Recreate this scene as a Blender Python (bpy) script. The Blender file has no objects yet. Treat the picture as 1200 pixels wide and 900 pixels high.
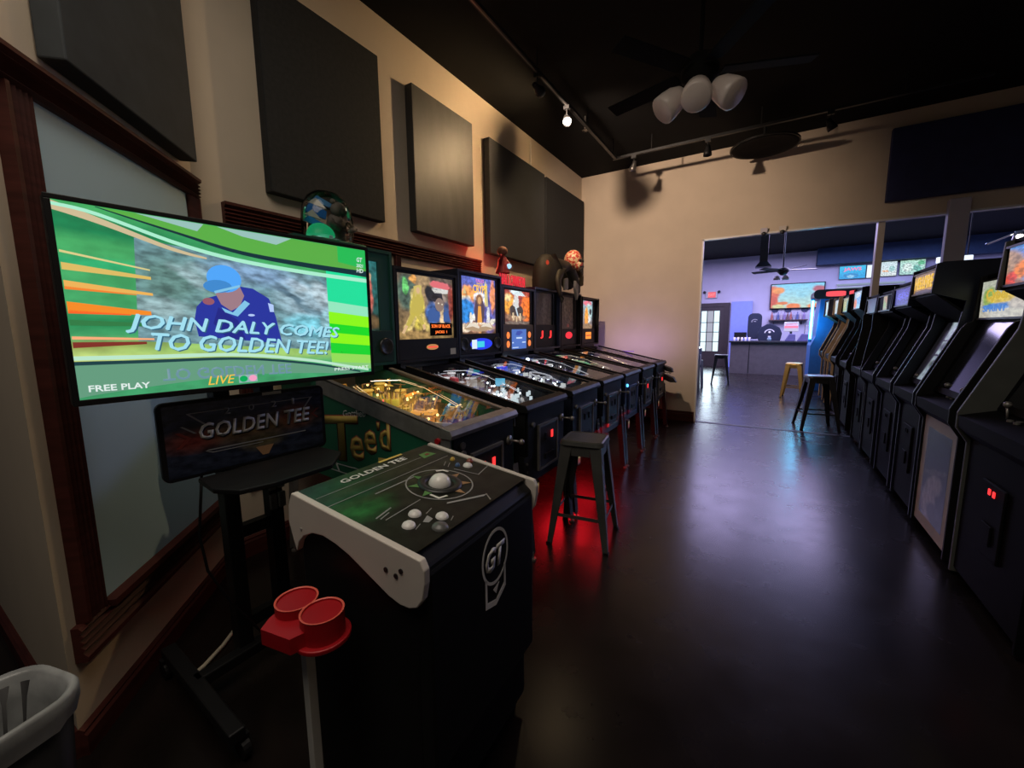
import bpy, bmesh, math, random
from mathutils import Vector, Matrix
R = math.radians
PI = math.pi
rnd = random.Random(7)
scene = bpy.context.scene
COL = scene.collection

# ------------------------------------------------------------------ camera
def look(yaw, pitch, roll):
    cy, sy, cp, sp, cr, sr = math.cos(yaw), math.sin(yaw), math.cos(pitch), math.sin(pitch), math.cos(roll), math.sin(roll)
    f = Vector((-sy * cp, cy * cp, -sp)); r = Vector((cy, sy, 0)); u = r.cross(f)
    r2 = cr * r + sr * u; u2 = -sr * r + cr * u
    return Matrix((r2, u2, -f)).transposed()
cam_data = bpy.data.cameras.new('camera')
cam = bpy.data.objects.new('camera', cam_data); COL.objects.link(cam)
cam.matrix_world = Matrix.Translation((0, 0, 1.42)) @ look(R(31.582), R(7.541), R(-0.532)).to_4x4()
cam_data.sensor_width = 36; cam_data.lens = 484.15 / 1200 * 36
cam_data.clip_start = 0.05; cam_data.clip_end = 60
scene.camera = cam

# ------------------------------------------------------------------ world, light, exposure
w = bpy.data.worlds.new('world'); scene.world = w; w.use_nodes = True
w.node_tree.nodes['Background'].inputs[0].default_value = (0.75, 0.8, 1.0, 1)
w.node_tree.nodes['Background'].inputs[1].default_value = 0.016
vs = scene.view_settings
scene.display_settings.display_device = 'sRGB'
vs.view_transform = 'Standard'; vs.look = 'None'; vs.exposure = 0.0; vs.gamma = 1.0; vs.use_curve_mapping = False
scene.cycles.use_denoising = True
scene.cycles.max_bounces = 6
scene.cycles.sample_clamp_indirect = 3.0

def lamp(name, kind, loc, energy, color, size=0.1, rot=(0, 0, 0), size_y=None, spot=None, blend=0.5):
    d = bpy.data.lights.new(name, kind); d.energy = energy; d.color = color
    if kind == 'AREA':
        d.size = size
        if size_y: d.shape = 'RECTANGLE'; d.size_y = size_y
    else:
        d.shadow_soft_size = size
    if kind == 'SPOT': d.spot_size = spot; d.spot_blend = blend
    o = bpy.data.objects.new(name, d); o.location = loc; o.rotation_euler = rot; COL.objects.link(o)
    return o
# house light above the golf cabinet (warm, soft), far room ceiling lights (violet blue)
lamp('house_light', 'AREA', (-0.75, -0.1, 3.82), 50, (1.0, 0.88, 0.74), 2.0, (0, 0, 0), 2.4)
lamp('far_room_light', 'AREA', (-0.6, 13.0, 3.75), 520, (0.62, 0.54, 1.0), 4.6, (0, 0, 0))
lamp('far_room_light', 'AREA', (2.6, 13.4, 3.75), 340, (0.42, 0.48, 1.0), 4.0, (0, 0, 0))
lamp('far_room_light', 'AREA', (1.6, 8.9, 3.75), 14, (0.35, 0.5, 1.0), 3.6, (0, 0, 0))

# ------------------------------------------------------------------ mesh building
class MB:
    def __init__(s): s.bm = bmesh.new()
    def _add(s, verts, faces, M=None):
        vs_ = [s.bm.verts.new(M @ Vector(v) if M else Vector(v)) for v in verts]
        for f in faces:
            try: s.bm.faces.new([vs_[i] for i in f])
            except ValueError: pass
        return s
    def box(s, c, size, rot=None):
        x, y, z = (k / 2 for k in size)
        M = Matrix.Translation(c) @ (rot.to_4x4() if rot else Matrix.Identity(4))
        V = [(-x, -y, -z), (x, -y, -z), (x, y, -z), (-x, y, -z), (-x, -y, z), (x, -y, z), (x, y, z), (-x, y, z)]
        return s._add(V, [(3, 2, 1, 0), (4, 5, 6, 7), (0, 1, 5, 4), (1, 2, 6, 5), (2, 3, 7, 6), (3, 0, 4, 7)], M)
    def b(s, x0, x1, y0, y1, z0, z1): return s.box(((x0 + x1) / 2, (y0 + y1) / 2, (z0 + z1) / 2), (abs(x1 - x0), abs(y1 - y0), abs(z1 - z0)))
    def prism(s, pts, axis, a, b_, M=None):
        n = len(pts)
        def P(p, t): return {'x': (t, p[0], p[1]), 'y': (p[0], t, p[1]), 'z': (p[0], p[1], t)}[axis]
        V = [P(p, a) for p in pts] + [P(p, b_) for p in pts]
        F = [tuple(range(n))[::-1], tuple(range(n, 2 * n))] + [(i, (i + 1) % n, n + (i + 1) % n, n + i) for i in range(n)]
        return s._add(V, F, M)
    def cyl(s, p0, p1, r0, r1=None, n=12):
        p0, p1 = Vector(p0), Vector(p1); r1 = r0 if r1 is None else r1
        d = (p1 - p0).normalized(); a = d.orthogonal().normalized(); b_ = d.cross(a)
        V = []
        for p, r in ((p0, r0), (p1, r1)):
            V += [p + r * (math.cos(2 * PI * i / n) * a + math.sin(2 * PI * i / n) * b_) for i in range(n)]
        return s._add(V, [tuple(range(n))[::-1], tuple(range(n, 2 * n))] + [(i, (i + 1) % n, n + (i + 1) % n, n + i) for i in range(n)])
    def beam(s, p0, p1, w_, h_, up=(0, 0, 1)):
        p0, p1 = Vector(p0), Vector(p1); d = (p1 - p0); L = d.length; d.normalize()
        u = Vector(up); a = d.cross(u)
        if a.length < 1e-4: a = d.cross(Vector((1, 0, 0)))
        a.normalize(); u = a.cross(d)
        M3 = Matrix((d, a, u)).transposed()
        return s.box((p0 + p1) / 2, (L, w_, h_), M3)
    def lathe(s, prof, c=(0, 0, 0), n=20, M=None):
        V, F = [], []
        m = len(prof)
        for i in range(n):
            t = 2 * PI * i / n
            V += [(c[0] + r * math.cos(t), c[1] + r * math.sin(t), c[2] + z) for r, z in prof]
        for i in range(n):
            j = (i + 1) % n
            F += [(i * m + k, j * m + k, j * m + k + 1, i * m + k + 1) for k in range(m - 1)]
        return s._add(V, F, M)
    def sphere(s, c, r, sc=(1, 1, 1), u=14, v=9, half=False):
        lo = 0 if half else -PI / 2
        prof = [(max(1e-4, math.cos(lo + (PI / 2 - lo) * k / v)), math.sin(lo + (PI / 2 - lo) * k / v)) for k in range(v + 1)]
        return s.lathe(prof, (0, 0, 0), u, Matrix.Translation(c) @ Matrix.Diagonal((r * sc[0], r * sc[1], r * sc[2], 1)))
    def tube(s, pts, r, n=7):
        pts = [Vector(p) for p in pts]; V, F = [], []
        for i, p in enumerate(pts):
            d = (pts[min(i + 1, len(pts) - 1)] - pts[max(i - 1, 0)]).normalized()
            ref = Vector((0, 0, 1)) if abs(d.z) < 0.9 else Vector((1, 0, 0))
            a = d.cross(ref).normalized(); b_ = d.cross(a)
            V += [p + r * (math.cos(2 * PI * k / n) * a + math.sin(2 * PI * k / n) * b_) for k in range(n)]
        for i in range(len(pts) - 1):
            F += [(i * n + k, i * n + (k + 1) % n, (i + 1) * n + (k + 1) % n, (i + 1) * n + k) for k in range(n)]
        F += [tuple(range(n))[::-1], tuple(range((len(pts) - 1) * n, len(pts) * n))]
        return s._add(V, F)
    def obj(s, name, mat, parent=None, bevel=0, smooth=False, seg=2):
        bmesh.ops.recalc_face_normals(s.bm, faces=s.bm.faces)
        me = bpy.data.meshes.new(name); s.bm.to_mesh(me); s.bm.free()
        me.materials.append(mat)
        if smooth: me.polygons.foreach_set('use_smooth', [True] * len(me.polygons))
        o = bpy.data.objects.new(name, me); COL.objects.link(o)
        if parent: o.parent = parent
        if bevel:
            m = o.modifiers.new('bevel', 'BEVEL'); m.width = bevel; m.segments = seg; m.limit_method = 'ANGLE'
        return o

def thing(name, label, cat, loc=(0, 0, 0), rz=0, group=None):
    o = bpy.data.objects.new(name, None); COL.objects.link(o); o.empty_display_size = 0.1
    o.location = loc; o.rotation_euler = (0, 0, rz); o['label'] = label; o['category'] = cat
    if group: o['group'] = group
    return o
def tag(o, label, cat, group=None):
    o['label'] = label; o['category'] = cat
    if group: o['group'] = group
    return o
def struct(o): o['kind'] = 'structure'; return o
def stuff(o): o['kind'] = 'stuff'; return o
def dup(root, loc, rz=None, label=None):
    def cp(o, parent=None):
        c = o.copy(); COL.objects.link(c)
        if parent: c.parent = parent
        for ch in [k for k in bpy.data.objects if k.parent is o and k is not c]: cp(ch, c)
        return c
    c = cp(root); c.location = loc
    if rz is not None: c.rotation_euler = (0, 0, rz)
    if label: c['label'] = label
    return c

def panel(name, mat, parent, o_, r_, u_):
    """flat picture: origin bottom left, right edge vector, up edge vector; UV 0..1"""
    o_, r_, u_ = Vector(o_), Vector(r_), Vector(u_)
    me = bpy.data.meshes.new(name)
    me.from_pydata([o_, o_ + r_, o_ + r_ + u_, o_ + u_], [], [(0, 1, 2, 3)])
    uv = me.uv_layers.new(name='UVMap')
    for i, t in enumerate(((0, 0), (1, 0), (1, 1), (0, 1))): uv.data[i].uv = t
    me.materials.append(mat)
    o = bpy.data.objects.new(name, me); COL.objects.link(o)
    if parent: o.parent = parent
    return o

def text(name, body, mat, parent, o_, r_, u_, depth=0.001, shear=0, bold=0.0, spacing=1.0):
    """lettering as a mesh fitted into the box spanned by r_ (width) and u_ (height) from the bottom left o_"""
    cu = bpy.data.curves.new(name, 'FONT'); cu.body = body; cu.size = 1; cu.shear = shear; cu.offset = bold; cu.space_character = spacing
    cu.resolution_u = 2
    t = bpy.data.objects.new(name, cu); COL.objects.link(t)
    dg = bpy.context.evaluated_depsgraph_get()
    me = bpy.data.meshes.new_from_object(t.evaluated_get(dg))
    bpy.data.objects.remove(t); bpy.data.curves.remove(cu)
    xs = [v.co.x for v in me.vertices]; ys = [v.co.y for v in me.vertices]
    x0, y0 = min(xs), min(ys); W = max(max(xs) - x0, 1e-6); H = max(max(ys) - y0, 1e-6)
    o_, r_, u_ = Vector(o_), Vector(r_), Vector(u_); n = r_.cross(u_).normalized()
    bm = bmesh.new(); bm.from_mesh(me)
    bmesh.ops.remove_doubles(bm, verts=bm.verts, dist=1e-4)
    for v in bm.verts:
        a, b_ = (v.co.x - x0) / W, (v.co.y - y0) / H
        v.co = o_ + r_ * a + u_ * b_
    r = bmesh.ops.extrude_face_region(bm, geom=bm.faces[:])
    for g in r['geom']:
        if isinstance(g, bmesh.types.BMVert): g.co = g.co + n * depth
    bmesh.ops.recalc_face_normals(bm, faces=bm.faces)
    bm.to_mesh(me); bm.free()
    me.name = name; me.materials.clear(); me.materials.append(mat)
    o = bpy.data.objects.new(name, me); COL.objects.link(o)
    if parent: o.parent = parent
    return o

def flat(name, polys, mat, parent, o_, r_, u_, depth=0.0008):
    """printed flat shapes: polygons in 0..1 coordinates on the plane o_, r_, u_ (one mesh)"""
    o_, r_, u_ = Vector(o_), Vector(r_), Vector(u_); n = r_.cross(u_).normalized()
    m = MB()
    for p in polys:
        P = [o_ + r_ * a + u_ * b_ for a, b_ in p]; k = len(P)
        m._add(P + [q + n * depth for q in P], [tuple(range(k))[::-1], tuple(range(k, 2 * k))] + [(i, (i + 1) % k, k + (i + 1) % k, k + i) for i in range(k)])
    return m.obj(name, mat, parent)
def ell(cx, cy, rx, ry, n=20, a0=0, a1=2 * PI, rot=0):
    out = []
    for i in range(n):
        t = a0 + (a1 - a0) * i / (n if abs(a1 - a0 - 2 * PI) < 1e-6 else n - 1)
        x, y = rx * math.cos(t), ry * math.sin(t)
        out.append((cx + x * math.cos(rot) - y * math.sin(rot), cy + x * math.sin(rot) + y * math.cos(rot)))
    return out
def ring(cx, cy, rx, ry, wd, n=32):
    out = []
    for i in range(n):
        t0, t1 = 2 * PI * i / n, 2 * PI * (i + 1) / n
        c0, s0, c1, s1 = math.cos(t0), math.sin(t0), math.cos(t1), math.sin(t1); k = wd * ry / rx if rx else wd
        out.append([(cx + rx * c0, cy + ry * s0), (cx + rx * c1, cy + ry * s1), (cx + (rx - wd) * c1, cy + (ry - k) * s1), (cx + (rx - wd) * c0, cy + (ry - k) * s0)])
    return out

# ------------------------------------------------------------------ materials
def mat(name, col, rough=0.5, metal=0.0, var=0.12, scale=9.0, bump=0.0, spec=0.5, stretch=(1, 1, 1)):
    m = bpy.data.materials.new(name); m.use_nodes = True; nt = m.node_tree; N, L = nt.nodes, nt.links
    p = N['Principled BSDF']; p.inputs['Roughness'].default_value = rough; p.inputs['Metallic'].default_value = metal
    p.inputs['Specular IOR Level'].default_value = spec
    tc = N.new('ShaderNodeTexCoord'); mp = N.new('ShaderNodeMapping'); mp.inputs['Scale'].default_value = stretch
    nz = N.new('ShaderNodeTexNoise'); nz.inputs['Scale'].default_value = scale; nz.inputs['Detail'].default_value = 5
    L.new(tc.outputs['Object'], mp.inputs[0]); L.new(mp.outputs[0], nz.inputs['Vector'])
    cr = N.new('ShaderNodeValToRGB')
    cr.color_ramp.elements[0].position = 0.3; cr.color_ramp.elements[1].position = 0.7
    cr.color_ramp.elements[0].color = tuple(c * (1 - var) for c in col) + (1,)
    cr.color_ramp.elements[1].color = tuple(min(1, c * (1 + var)) for c in col) + (1,)
    L.new(nz.outputs[0], cr.inputs[0]); L.new(cr.outputs[0], p.inputs['Base Color'])
    if bump:
        bp = N.new('ShaderNodeBump'); bp.inputs['Strength'].default_value = bump; bp.inputs['Distance'].default_value = 0.01
        L.new(nz.outputs[0], bp.inputs['Height']); L.new(bp.outputs[0], p.inputs['Normal'])
    return m
def emit(name, col, s=1.0):
    m = bpy.data.materials.new(name); m.use_nodes = True; N = m.node_tree.nodes; p = N['Principled BSDF']
    p.inputs['Base Color'].default_value = (0.02, 0.02, 0.02, 1); p.inputs['Roughness'].default_value = 0.4
    p.inputs['Emission Color'].default_value = tuple(col) + (1,); p.inputs['Emission Strength'].default_value = s
    return m
def glass(name, tint=(1, 1, 1), refl=0.06, rough=0.02):
    m = bpy.data.materials.new(name); m.use_nodes = True; nt = m.node_tree; N, L = nt.nodes, nt.links
    N.remove(N['Principled BSDF'])
    t = N.new('ShaderNodeBsdfTransparent'); t.inputs[0].default_value = tuple(tint) + (1,)
    g = N.new('ShaderNodeBsdfGlossy'); g.inputs['Roughness'].default_value = rough
    fr = N.new('ShaderNodeFresnel'); fr.inputs[0].default_value = 1.45
    mx = N.new('ShaderNodeMixShader'); L.new(fr.outputs[0], mx.inputs[0]); L.new(t.outputs[0], mx.inputs[1]); L.new(g.outputs[0], mx.inputs[2])
    L.new(mx.outputs[0], N['Material Output'].inputs[0])
    return m
def art(name, bottom, top, blobs, strength=1.0, noise=0.05, nscale=6, detail=0.35, lit=True, dscale=11, rough=0.3):
    """procedural picture in UV space: vertical gradient + elliptical fields; backlit (emission) or printed"""
    m = bpy.data.materials.new(name); m.use_nodes = True; nt = m.node_tree; N, L = nt.nodes, nt.links; p = N['Principled BSDF']
    tc = N.new('ShaderNodeTexCoord'); nz = N.new('ShaderNodeTexNoise'); nz.inputs['Scale'].default_value = nscale; nz.inputs['Detail'].default_value = 3
    L.new(tc.outputs['UV'], nz.inputs['Vector'])
    sb = N.new('ShaderNodeVectorMath'); sb.operation = 'SUBTRACT'; sb.inputs[1].default_value = (0.5, 0.5, 0.5); L.new(nz.outputs['Color'], sb.inputs[0])
    sc_ = N.new('ShaderNodeVectorMath'); sc_.operation = 'SCALE'; sc_.inputs['Scale'].default_value = noise * 2; L.new(sb.outputs[0], sc_.inputs[0])
    ad = N.new('ShaderNodeVectorMath'); L.new(tc.outputs['UV'], ad.inputs[0]); L.new(sc_.outputs[0], ad.inputs[1])
    fl = N.new('ShaderNodeVectorMath'); fl.operation = 'MULTIPLY'; fl.inputs[1].default_value = (1, 1, 0); L.new(ad.outputs[0], fl.inputs[0])
    sx = N.new('ShaderNodeSeparateXYZ'); L.new(fl.outputs[0], sx.inputs[0])
    def mix(fac, a, b_):
        k = N.new('ShaderNodeMix'); k.data_type = 'RGBA'
        L.new(fac, k.inputs[0])
        for v, i in ((a, 6), (b_, 7)):
            if isinstance(v, tuple): k.inputs[i].default_value = v + (1,)
            else: L.new(v, k.inputs[i])
        return k.outputs[2]
    cur = mix(sx.outputs[1], tuple(bottom), tuple(top))
    for bl in blobs:
        cx, cy, rx, ry, ang, col = bl[:6]; soft = bl[6] if len(bl) > 6 else 0.18
        mp = N.new('ShaderNodeMapping'); mp.vector_type = 'TEXTURE'
        mp.inputs['Location'].default_value = (cx, cy, 0); mp.inputs['Rotation'].default_value = (0, 0, R(ang)); mp.inputs['Scale'].default_value = (rx, ry, 1)
        L.new(fl.outputs[0], mp.inputs[0])
        ln = N.new('ShaderNodeVectorMath'); ln.operation = 'LENGTH'; L.new(mp.outputs[0], ln.inputs[0])
        mr = N.new('ShaderNodeMapRange'); mr.inputs[1].default_value = 1 + soft; mr.inputs[2].default_value = max(0.0, 1 - soft); L.new(ln.outputs['Value'], mr.inputs[0])
        cur = mix(mr.outputs[0], cur, tuple(col))
    if detail:
        n2 = N.new('ShaderNodeTexNoise'); n2.inputs['Scale'].default_value = dscale; n2.inputs['Detail'].default_value = 4; L.new(tc.outputs['UV'], n2.inputs['Vector'])
        r2 = N.new('ShaderNodeMapRange'); r2.inputs[1].default_value = 0.35; r2.inputs[2].default_value = 0.65
        r2.inputs[3].default_value = 1 - detail; r2.inputs[4].default_value = 1 + detail; L.new(n2.outputs[0], r2.inputs[0])
        vm = N.new('ShaderNodeVectorMath'); vm.operation = 'SCALE'; L.new(cur, vm.inputs[0]); L.new(r2.outputs[0], vm.inputs['Scale']); cur = vm.outputs[0]
    p.inputs['Roughness'].default_value = rough
    if lit:
        p.inputs['Base Color'].default_value = (0.03, 0.03, 0.03, 1)
        L.new(cur, p.inputs['Emission Color']); p.inputs['Emission Strength'].default_value = strength
    else:
        L.new(cur, p.inputs['Base Color'])
    return m

M = {}
M['wall'] = mat('wall_paint', (0.60, 0.50, 0.38), 0.75, var=0.04, scale=3, bump=0.03)
M['wall_far'] = mat('wall_paint_grey', (0.50, 0.48, 0.55), 0.7, var=0.04, scale=3)
M['white_panel'] = mat('pale_wall_panel', (0.42, 0.62, 0.74), 0.55, var=0.03, scale=2)  # cool light falling on the pale panel is put into this blue
M['casing'] = mat('mahogany_casing', (0.062, 0.016, 0.012), 0.5, var=0.3, scale=5, stretch=(1, 1, 8), spec=0.2)
M['ceil'] = mat('black_ceiling', (0.0035, 0.0035, 0.0035), 0.9, spec=0.2, var=0.3, scale=4)
M['black'] = mat('black_laminate', (0.006, 0.006, 0.0065), 0.5, var=0.2, spec=0.3)
M['cab_black'] = mat('cabinet_black', (0.005, 0.005, 0.006), 0.6, var=0.2, spec=0.06)
M['black_matte'] = mat('black_cloth', (0.013, 0.014, 0.015), 0.9, var=0.25, scale=40)
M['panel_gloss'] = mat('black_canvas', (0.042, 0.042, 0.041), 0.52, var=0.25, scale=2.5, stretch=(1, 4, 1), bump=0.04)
M['panel_grey'] = mat('charcoal_canvas', (0.030, 0.034, 0.037), 0.55, var=0.2, scale=2.0)
M['navy'] = mat('navy_panel', (0.022, 0.028, 0.095), 0.8, var=0.15)
M['dark_metal'] = mat('dark_metal', (0.035, 0.036, 0.037), 0.38, 0.5, var=0.15)
M['gun'] = mat('gunmetal_stool', (0.075, 0.075, 0.07), 0.42, 0.3, var=0.2, scale=6)
M['gold'] = mat('brass_coloured_steel', (0.45, 0.30, 0.09), 0.35, 0.7, var=0.1)
M['steel'] = mat('brushed_steel', (0.36, 0.34, 0.32), 0.33, 0.9, var=0.12, scale=14)
M['dull_steel'] = mat('worn_steel', (0.30, 0.28, 0.26), 0.42, 0.7, var=0.2, scale=14)
M['chrome'] = mat('chrome', (0.6, 0.6, 0.6), 0.12, 1.0, var=0.03)
M['white_laminate'] = mat('white_laminate', (0.62, 0.56, 0.50), 0.45, var=0.04)
M['white'] = mat('white_plastic', (0.75, 0.73, 0.7), 0.35, var=0.03)
M['cream'] = mat('cream_paint', (0.55, 0.48, 0.36), 0.6, var=0.05)
M['red'] = mat('red_plastic', (0.36, 0.003, 0.008), 0.45, var=0.1)
M['red_edge'] = mat('red_plastic_edge', (0.75, 0.12, 0.08), 0.4, var=0.1)
M['pole'] = mat('white_pole', (0.55, 0.54, 0.5), 0.5, var=0.04)
M['bag'] = mat('grey_liner', (0.30, 0.31, 0.31), 0.35, var=0.25, scale=12, bump=0.3)
M['green'] = mat('green_cabinet', (0.012, 0.115, 0.060), 0.4, var=0.12, scale=5)
M['navy_cab'] = mat('navy_cabinet', (0.009, 0.012, 0.026), 0.4, var=0.2)
M['grey_cab'] = mat('grey_side_panel', (0.080, 0.082, 0.075), 0.5, var=0.12)
M['kick'] = mat('whitish_kick_panel', (0.50, 0.49, 0.45), 0.55, var=0.12, scale=5)
M['tan'] = mat('tan_side_panel', (0.40, 0.27, 0.13), 0.5, var=0.15)
M['blue_cab'] = mat('blue_cabinet', (0.02, 0.12, 0.34), 0.45, var=0.1)
M['gold_ink'] = mat('gold_lettering', (0.62, 0.44, 0.10), 0.5, var=0.15)
M['red_ink'] = mat('dark_red_ink', (0.22, 0.03, 0.02), 0.5)
M['white_ink'] = mat('white_ink', (0.55, 0.55, 0.55), 0.5, var=0.05)
M['grey_ink'] = mat('grey_ink', (0.30, 0.30, 0.30), 0.5, var=0.05)
M['silver_ink'] = mat('silver_ink', (0.80, 0.78, 0.72), 0.4, 0.0, var=0.15)
M['green_ink'] = mat('green_ink', (0.10, 0.25, 0.07), 0.5)
M['olive'] = mat('olive_print', (0.045, 0.045, 0.028), 0.45, var=0.35, scale=7)
M['orange_ink'] = mat('orange_ink', (0.36, 0.20, 0.09), 0.5)
M['wood_red'] = M['casing']
M['glass'] = glass('clear_glass')
M['dome'] = glass('clear_plastic', (0.93, 0.95, 0.95), rough=0.05)
M['screen_off'] = mat('dark_screen_glass', (0.008, 0.009, 0.012), 0.08, var=0.05, spec=0.6)
M['e_red'] = emit('red_lamp', (1.0, 0.03, 0.03), 1.6)
M['e_orange'] = emit('orange_display', (1.0, 0.16, 0.02), 1.5)
M['e_white'] = emit('white_bulb', (1.0, 0.93, 0.80), 5.0)
M['e_cold'] = emit('cold_bulb', (0.75, 0.88, 1.0), 5.0)
M['e_amber'] = emit('amber_bulb', (1.0, 0.55, 0.16), 4.0)
M['e_blue'] = emit('blue_led', (0.1, 0.5, 1.0), 2.5)

# floor: dark sealed concrete with faint marks
def floor_mat():
    m = bpy.data.materials.new('sealed_concrete_floor'); m.use_nodes = True; nt = m.node_tree; N, L = nt.nodes, nt.links; p = N['Principled BSDF']
    tc = N.new('ShaderNodeTexCoord'); nz = N.new('ShaderNodeTexNoise'); nz.inputs['Scale'].default_value = 1.6; nz.inputs['Detail'].default_value = 8
    L.new(tc.outputs['Object'], nz.inputs['Vector'])
    cr = N.new('ShaderNodeValToRGB'); cr.color_ramp.elements[0].position = 0.35; cr.color_ramp.elements[1].position = 0.7
    cr.color_ramp.elements[0].color = (0.006, 0.0042, 0.0036, 1); cr.color_ramp.elements[1].color = (0.015, 0.0105, 0.009, 1)
    L.new(nz.outputs[0], cr.inputs[0]); L.new(cr.outputs[0], p.inputs['Base Color'])
    n2 = N.new('ShaderNodeTexNoise'); n2.inputs['Scale'].default_value = 5; n2.inputs['Detail'].default_value = 6; L.new(tc.outputs['Object'], n2.inputs['Vector'])
    mr = N.new('ShaderNodeMapRange'); mr.inputs[3].default_value = 0.20; mr.inputs[4].default_value = 0.32; L.new(n2.outputs[0], mr.inputs[0]); L.new(mr.outputs[0], p.inputs['Roughness'])
    p.inputs['Specular IOR Level'].default_value = 0.28
    bp = N.new('ShaderNodeBump'); bp.inputs['Strength'].default_value = 0.05; bp.inputs['Distance'].default_value = 0.015
    L.new(n2.outputs[0], bp.inputs['Height']); L.new(bp.outputs[0], p.inputs['Normal'])
    return m
M['floor'] = floor_mat()

# ================================================================== SETTING
struct(MB().b(-4.2, 6.2, -3.2, 17.1, -0.1, 0).obj('floor', M['floor']))
struct(MB().b(-4.2, 6.2, -3.2, 17.1, 3.86, 3.98).obj('ceiling', M['ceil']))
# left side: straight wall, 45 degree wall, near wall turning away at the trash can
PA = Vector((-1.889, 0.274)); PB = Vector((-2.74, 1.125))
struct(MB().prism([(-2.74, 1.125), (-2.74, 6.7), (-2.92, 6.7), (-2.92, 1.125)], 'z', 0, 3.86).obj('wall_left', M['wall']))
struct(MB().prism([(PA.x, PA.y), (PB.x, PB.y), (-2.92, 1.125), (-2.92, 0.95), (-2.25, 0.42)], 'z', 0, 3.86).obj('wall_left_angled', M['wall']))
struct(MB().prism([(PA.x, PA.y), (-2.25, 0.42), (-4.2, 0.42), (-4.2, 0.274)], 'z', 0, 3.86).obj('wall_near', M['wall']))
wb = MB(); wb.b(-2.92, -0.87, 6.7, 6.88, 0, 3.86); wb.b(-0.87, 3.3, 6.7, 6.88, 2.675, 3.86)
struct(wb.obj('wall_back', M['wall']))
struct(MB().b(3.2, 3.35, -3.2, 6.7, 0, 3.86).obj('wall_right', M['wall']))
struct(MB().b(-4.2, 6.2, 17.0, 17.15, 0, 3.86).obj('wall_far', M['wall_far']))
struct(MB().b(-4.3, -4.2, 6.88, 17.0, 0, 3.86).obj('wall_far_left', M['wall_far']))
struct(MB().b(6.2, 6.3, 6.88, 17.0, 0, 3.86).obj('wall_far_right', M['wall_far']))
# opening: thin pale edge bead, slim post, grey column, floor joint
tr = MB(); tr.b(-0.875, -0.853, 6.685, 6.72, 0.0, 2.675); tr.b(-0.875, 3.2, 6.685, 6.72, 2.655, 2.678)
struct(tr.obj('trim_1', M['white']))
struct(MB().b(1.06, 1.125, 6.72, 6.84, 0, 2.675).obj('trim_2', M['white_laminate']))
struct(MB().b(1.63, 1.80, 6.60, 6.70, 0, 2.80).obj('trim_3', M['wall_far'], bevel=0.01))
struct(MB().b(-0.87, 3.2, 6.69, 6.76, 0.0, 0.004).obj('trim_4', M['black']))
# baseboards
def base_run(name, p0, p1, h=0.13, t=0.022):
    p0, p1 = Vector((*p0, 0)), Vector((*p1, 0)); d = (p1 - p0).normalized(); n = Vector((d.y, -d.x, 0))
    prof = [(0, 0), (t, 0), (t, h * 0.72), (t * 0.6, h * 0.82), (t * 0.7, h * 0.9), (0.004, h), (0, h)]
    m = MB(); V = []
    for p in (p0, p1): V += [p + n * a + Vector((0, 0, b_)) for a, b_ in prof]
    k = len(prof)
    m._add(V, [tuple(range(k)), tuple(range(k, 2 * k))[::-1]] + [(i, (i + 1) % k, k + (i + 1) % k, k + i) for i in range(k)])
    return struct(m.obj(name, M['casing']))
base_run('baseboard_left', (-2.74, 1.125), (-2.74, 6.7))
base_run('baseboard_angled', (PA.x, PA.y), (PB.x, PB.y), 0.10)
base_run('baseboard_near', (-4.2, 0.274), (PA.x, PA.y), 0.10)
base_run('baseboard_back', (-2.74, 6.7), (-0.878, 6.7), 0.15)
# fluted casings (frame around the pale panel on the angled wall, second frame on the long wall)
PROF = [(0.0, 0.0), (0.0, 0.020), (0.010, 0.032), (0.020, 0.022), (0.028, 0.034), (0.038, 0.022), (0.046, 0.034), (0.056, 0.022), (0.064, 0.034), (0.074, 0.024), (0.086, 0.038), (0.10, 0.038), (0.10, 0.0)]
def casing(name, o_, along, across, out, L, width=0.10, k=1.0):
    o_, along, across, out = map(Vector, (o_, along, across, out)); V = []; n = len(PROF)
    for t in (0, L): V += [o_ + along * t + across * (a * width / 0.1) + out * (b_ * k) for a, b_ in PROF]
    m = MB(); m._add(V, [tuple(range(n)), tuple(range(n, 2 * n))[::-1]] + [(i, (i + 1) % n, n + (i + 1) % n, n + i) for i in range(n)])
    return struct(m.obj(name, M['casing']))
T = Vector((-0.70711, 0.70711, 0)); NN = Vector((0.70711, 0.70711, 0)); P0 = Vector((-1.9175, 0.3024, 0)); Z = Vector((0, 0, 1))
def aw(s, z, out=0.0): return P0 + T * s + NN * out + Z * z
casing('trim_5', aw(-0.01, 2.147), T, Z, NN, 1.165, 0.10, 1.3)
casing('trim_6', aw(-0.01, 0.445), T, -Z, NN, 1.165, 0.125)
casing('trim_7', aw(0.126, 0.445), Z, -T, NN, 1.70, 0.11)
casing('trim_8', aw(1.06, 0.445), Z, T, NN, 1.70, 0.09)
sill = MB()._add([aw(0.126, 0.43, 0), aw(1.06, 0.43, 0), aw(1.06, 0.43, 0.05), aw(0.126, 0.43, 0.05), aw(0.126, 0.455, 0), aw(1.06, 0.455, 0), aw(1.06, 0.455, 0.05), aw(0.126, 0.455, 0.05)],
    [(0, 1, 2, 3), (4, 5, 6, 7), (0, 1, 5, 4), (1, 2, 6, 5), (2, 3, 7, 6), (3, 0, 4, 7)])
struct(sill.obj('trim_9', M['casing']))
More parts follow.
